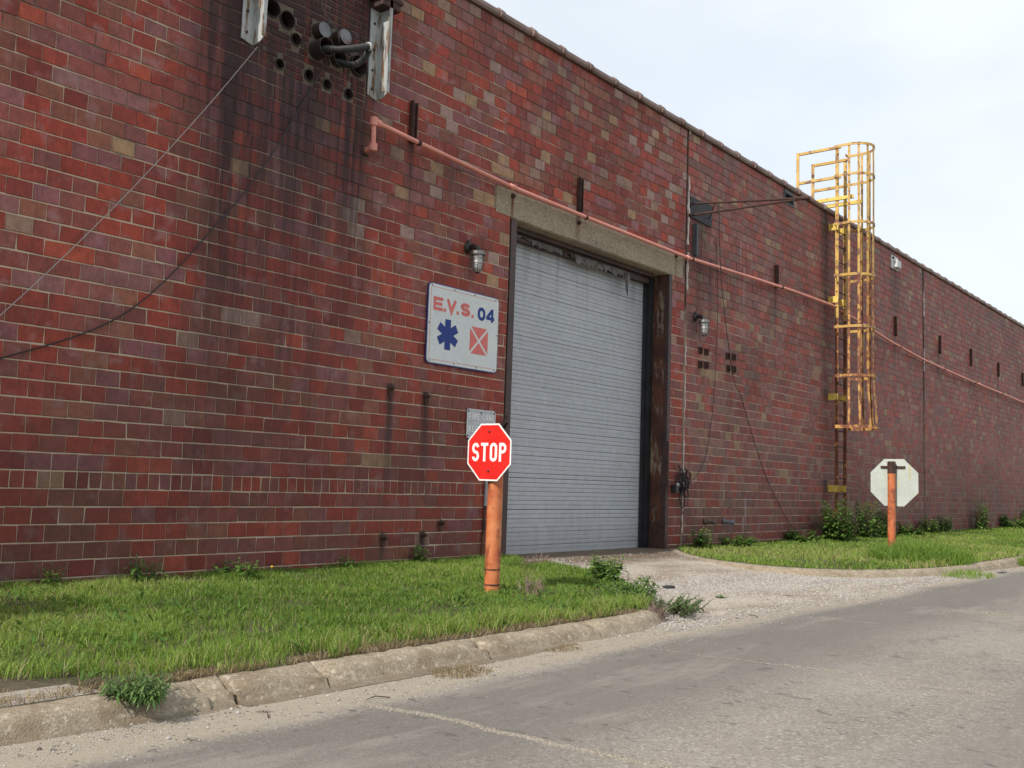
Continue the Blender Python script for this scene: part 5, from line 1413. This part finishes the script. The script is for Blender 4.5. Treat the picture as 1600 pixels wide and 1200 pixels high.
tuft('grass_tuft', (13.9,-3.80,-0.145), 0.14, 0.55, 420, 'sparse grass growing in front of the far kerb', 'grass tuft', seed=48, wd=0.008)
tuft('grass_tuft', (17.4,-3.82,-0.145), 0.2, 0.35, 420, 'grass clump hanging over the far kerb at right', 'grass tuft', seed=49, wd=0.01)
dn = empty('dandelion', (5.27,-0.62,0), 'single yellow dandelion flower in the near grass', 'dandelion')
s = MB(); s.tube([(5.27,-0.62,-0.01),(5.275,-0.62,0.11)], 0.003, 5); s.build('stem', mt['weed_stem'], dn)
s = MB(); s.lathe((5.275,-0.62,0.105), (0,-0.3,1), [(0,0.006),(0.006,0.011),(0.012,0.010),(0.015,0.004)], 12); s.build('flower_head', mt['flower'], dn)

# ------------------------------------------------------------------ gravel, grit and cracks
OCT = np.array([(1,0,0),(-1,0,0),(0,1,0),(0,-1,0),(0,0,1),(0,0,-1)], 'f')
OF = np.array([(0,2,4),(2,1,4),(1,3,4),(3,0,4),(2,0,5),(1,2,5),(3,1,5),(0,3,5)])
def stones(name, x, y, z, sz, cols, label, flat=0.7):
    n = len(x); V = OCT[None]*rng.uniform(0.6,1.2,(n,6,1)); a = rng.uniform(0,6.283,n)
    c_, s_ = np.cos(a)[:,None], np.sin(a)[:,None]
    vx = V[:,:,0]*c_-V[:,:,1]*s_; vy = V[:,:,0]*s_+V[:,:,1]*c_
    V = np.stack([x[:,None]+vx*sz[:,None], y[:,None]+vy*sz[:,None], z[:,None]+(V[:,:,2]*flat+flat*0.35)*sz[:,None]], 2).reshape(-1,3)
    F_ = (OF[None]+(np.arange(n)*6)[:,None,None]).reshape(-1)
    me = bpy.data.meshes.new(name); me.vertices.add(n*6); me.vertices.foreach_set('co', V.astype('f').reshape(-1))
    m_ = n*8; me.loops.add(m_*3); me.loops.foreach_set('vertex_index', F_.astype('i')); me.polygons.add(m_)
    me.polygons.foreach_set('loop_start', np.arange(0,m_*3,3,dtype='i')); me.polygons.foreach_set('loop_total', np.full(m_,3,'i')); me.update(calc_edges=True)
    base = np.array(cols)[rng.integers(0,len(cols),n)]*rng.uniform(0.75,1.2,(n,1)); base = np.concatenate([base, np.ones((n,1))],1)
    ca = me.color_attributes.new('tint','FLOAT_COLOR','POINT'); ca.data.foreach_set('color', np.repeat(base,6,0).astype('f').reshape(-1))
    me.materials.append(mt['gravel']); o = bpy.data.objects.new(name, me); col.objects.link(o)
    return tag(o, label, 'gravel', kind='stuff')
GC = [(0.42,0.395,0.375),(0.36,0.335,0.315),(0.48,0.455,0.43),(0.30,0.26,0.22),(0.25,0.23,0.215)]
dzv = np.vectorize(drive_z); rzv = np.vectorize(road_z)
n = 120000; x = rng.uniform(6.4, 14.5, n); y = rng.uniform(-3.9, -0.3, n)
dens = np.zeros(n)
dens += 1.0*np.exp(-((y+2.55+0.12*(x-9))/0.55)**2)*((x > 8.4) & (x < 14.0))
e = np.array(L1E); dist = np.min(np.hypot(x[:,None]-e[None,:,0], y[:,None]-e[None,:,1]), 1)
dens += 1.0*np.exp(-(dist/0.42)**2)
dens += 0.35*np.exp(-((y+3.65)/0.25)**2)
dens = (dens*(0.35+0.9*field(x,y,1.6,91)) + 0.035)
k = (rng.random(n) < dens) & ~inside(poly2, x, y) & ~inside(poly1, x, y)
x, y = x[k], y[k]
stones('gravel', x, y, np.maximum(dzv(x,y), np.where(y < -3.5, rzv(x,y), -9)), rng.uniform(0.0035,0.0105,len(x)), GC, 'pale crushed gravel spread across the driveway mouth')
n = 16000; x = rng.uniform(0.8, 24, n); y = -3.66-np.abs(rng.normal(0, 0.22, n))
k = rng.random(n) < 0.25+0.8*field(x,y,2.0,92); x, y = x[k], y[k]
stones('gravel', x, y, rzv(x,y), rng.uniform(0.002,0.006,len(x))*np.where(rng.random(len(x)) < 0.02, 2.6, 1), GC+[(0.22,0.18,0.15),(0.12,0.10,0.09)], 'fine grit collected along the gutter')
# transverse cracks filled with crumbled pale patching
def crack(pts, w, seed, label, dens=1500):
    P = [Vector((a,b,0)) for a, b in pts]; X, Y, S = [], [], []
    r = np.random.default_rng(seed)
    for a, b in zip(P, P[1:]):
        m_ = int((b-a).length*dens); t_ = r.random(m_)
        wob = 0.012*np.sin(t_*9+seed)
        X.append(a.x+(b.x-a.x)*t_+wob+r.normal(0,w,m_)); Y.append(a.y+(b.y-a.y)*t_+r.normal(0,w*0.5,m_)); S.append(r.uniform(0.003,0.010,m_))
    X, Y, S = map(np.concatenate, (X,Y,S))
    return stones('crack_filler', X, Y, rzv(X,Y)-0.002, S, [(0.255,0.222,0.178),(0.29,0.255,0.205),(0.21,0.182,0.148)], label, 0.5)
crack([(3.25,-3.90),(3.32,-4.5),(3.30,-5.1),(3.36,-5.9),(3.4,-7.5)], 0.013, 1, 'crumbled pale filler in the near road crack', 2200)
crack([(5.75,-4.95),(5.78,-5.3),(5.72,-5.7),(5.80,-6.1)], 0.026, 2, 'crumbled pale filler in the second road crack', 700)
crack([(5.62,-3.95),(5.66,-4.4),(5.72,-4.95)], 0.005, 3, 'thin line of filler joining the second crack to the gutter', 260)
crack([(8.05,-4.0),(8.1,-4.7)], 0.005, 4, 'thin pale filler line in the third road crack', 260)
crack([(9.75,-4.75),(9.8,-5.0),(9.72,-5.5)], 0.13, 5, 'broken pothole rubble far right on the road', 2200)

# litter: dead twigs and a scrap or two
tw = random.Random(77)
for i, (x, y, lb) in enumerate([(3.42,-4.0,'bent brown twig in the gutter by the kerb crack'),(2.75,-3.95,'short dark twig in the gutter below the broken kerb'),(7.6,-3.9,'thin twig at the mouth of the driveway'),(9.4,-3.4,'twig lying in the driveway gravel')]):
    s = MB(); a = tw.uniform(0, 3); z = (road_z(x,y) if y < -3.6 else drive_z(x,y))+0.006
    s.tube([(x,y,z),(x+0.07*math.cos(a),y+0.07*math.sin(a),z+0.006),(x+0.12*math.cos(a+0.4),y+0.12*math.sin(a+0.4),z)], [0.003,0.0025,0.0015], 5)
    s.build('twig', mt['dark_rust'], label=lb, cat='twig', group='twigs on the ground')
s = MB(); s.box(8.55,8.68,-2.52,-2.45,-0.10,-0.07,0.012); s.box(8.66,8.74,-2.49,-2.44,-0.10,-0.082,0.006); s.build('scrap', mt['black_iron'], label='small black scrap lying in the driveway gravel', cat='scrap')
s = MB(); s.box(14.9,15.15,-4.02,-3.95,-0.15,-0.125,0.01); s.box(15.1,15.3,-4.0,-3.92,-0.15,-0.135,0.006); s.build('scrap', mt['black_iron'], label='flat black scrap in the gutter by the far kerb', cat='scrap')
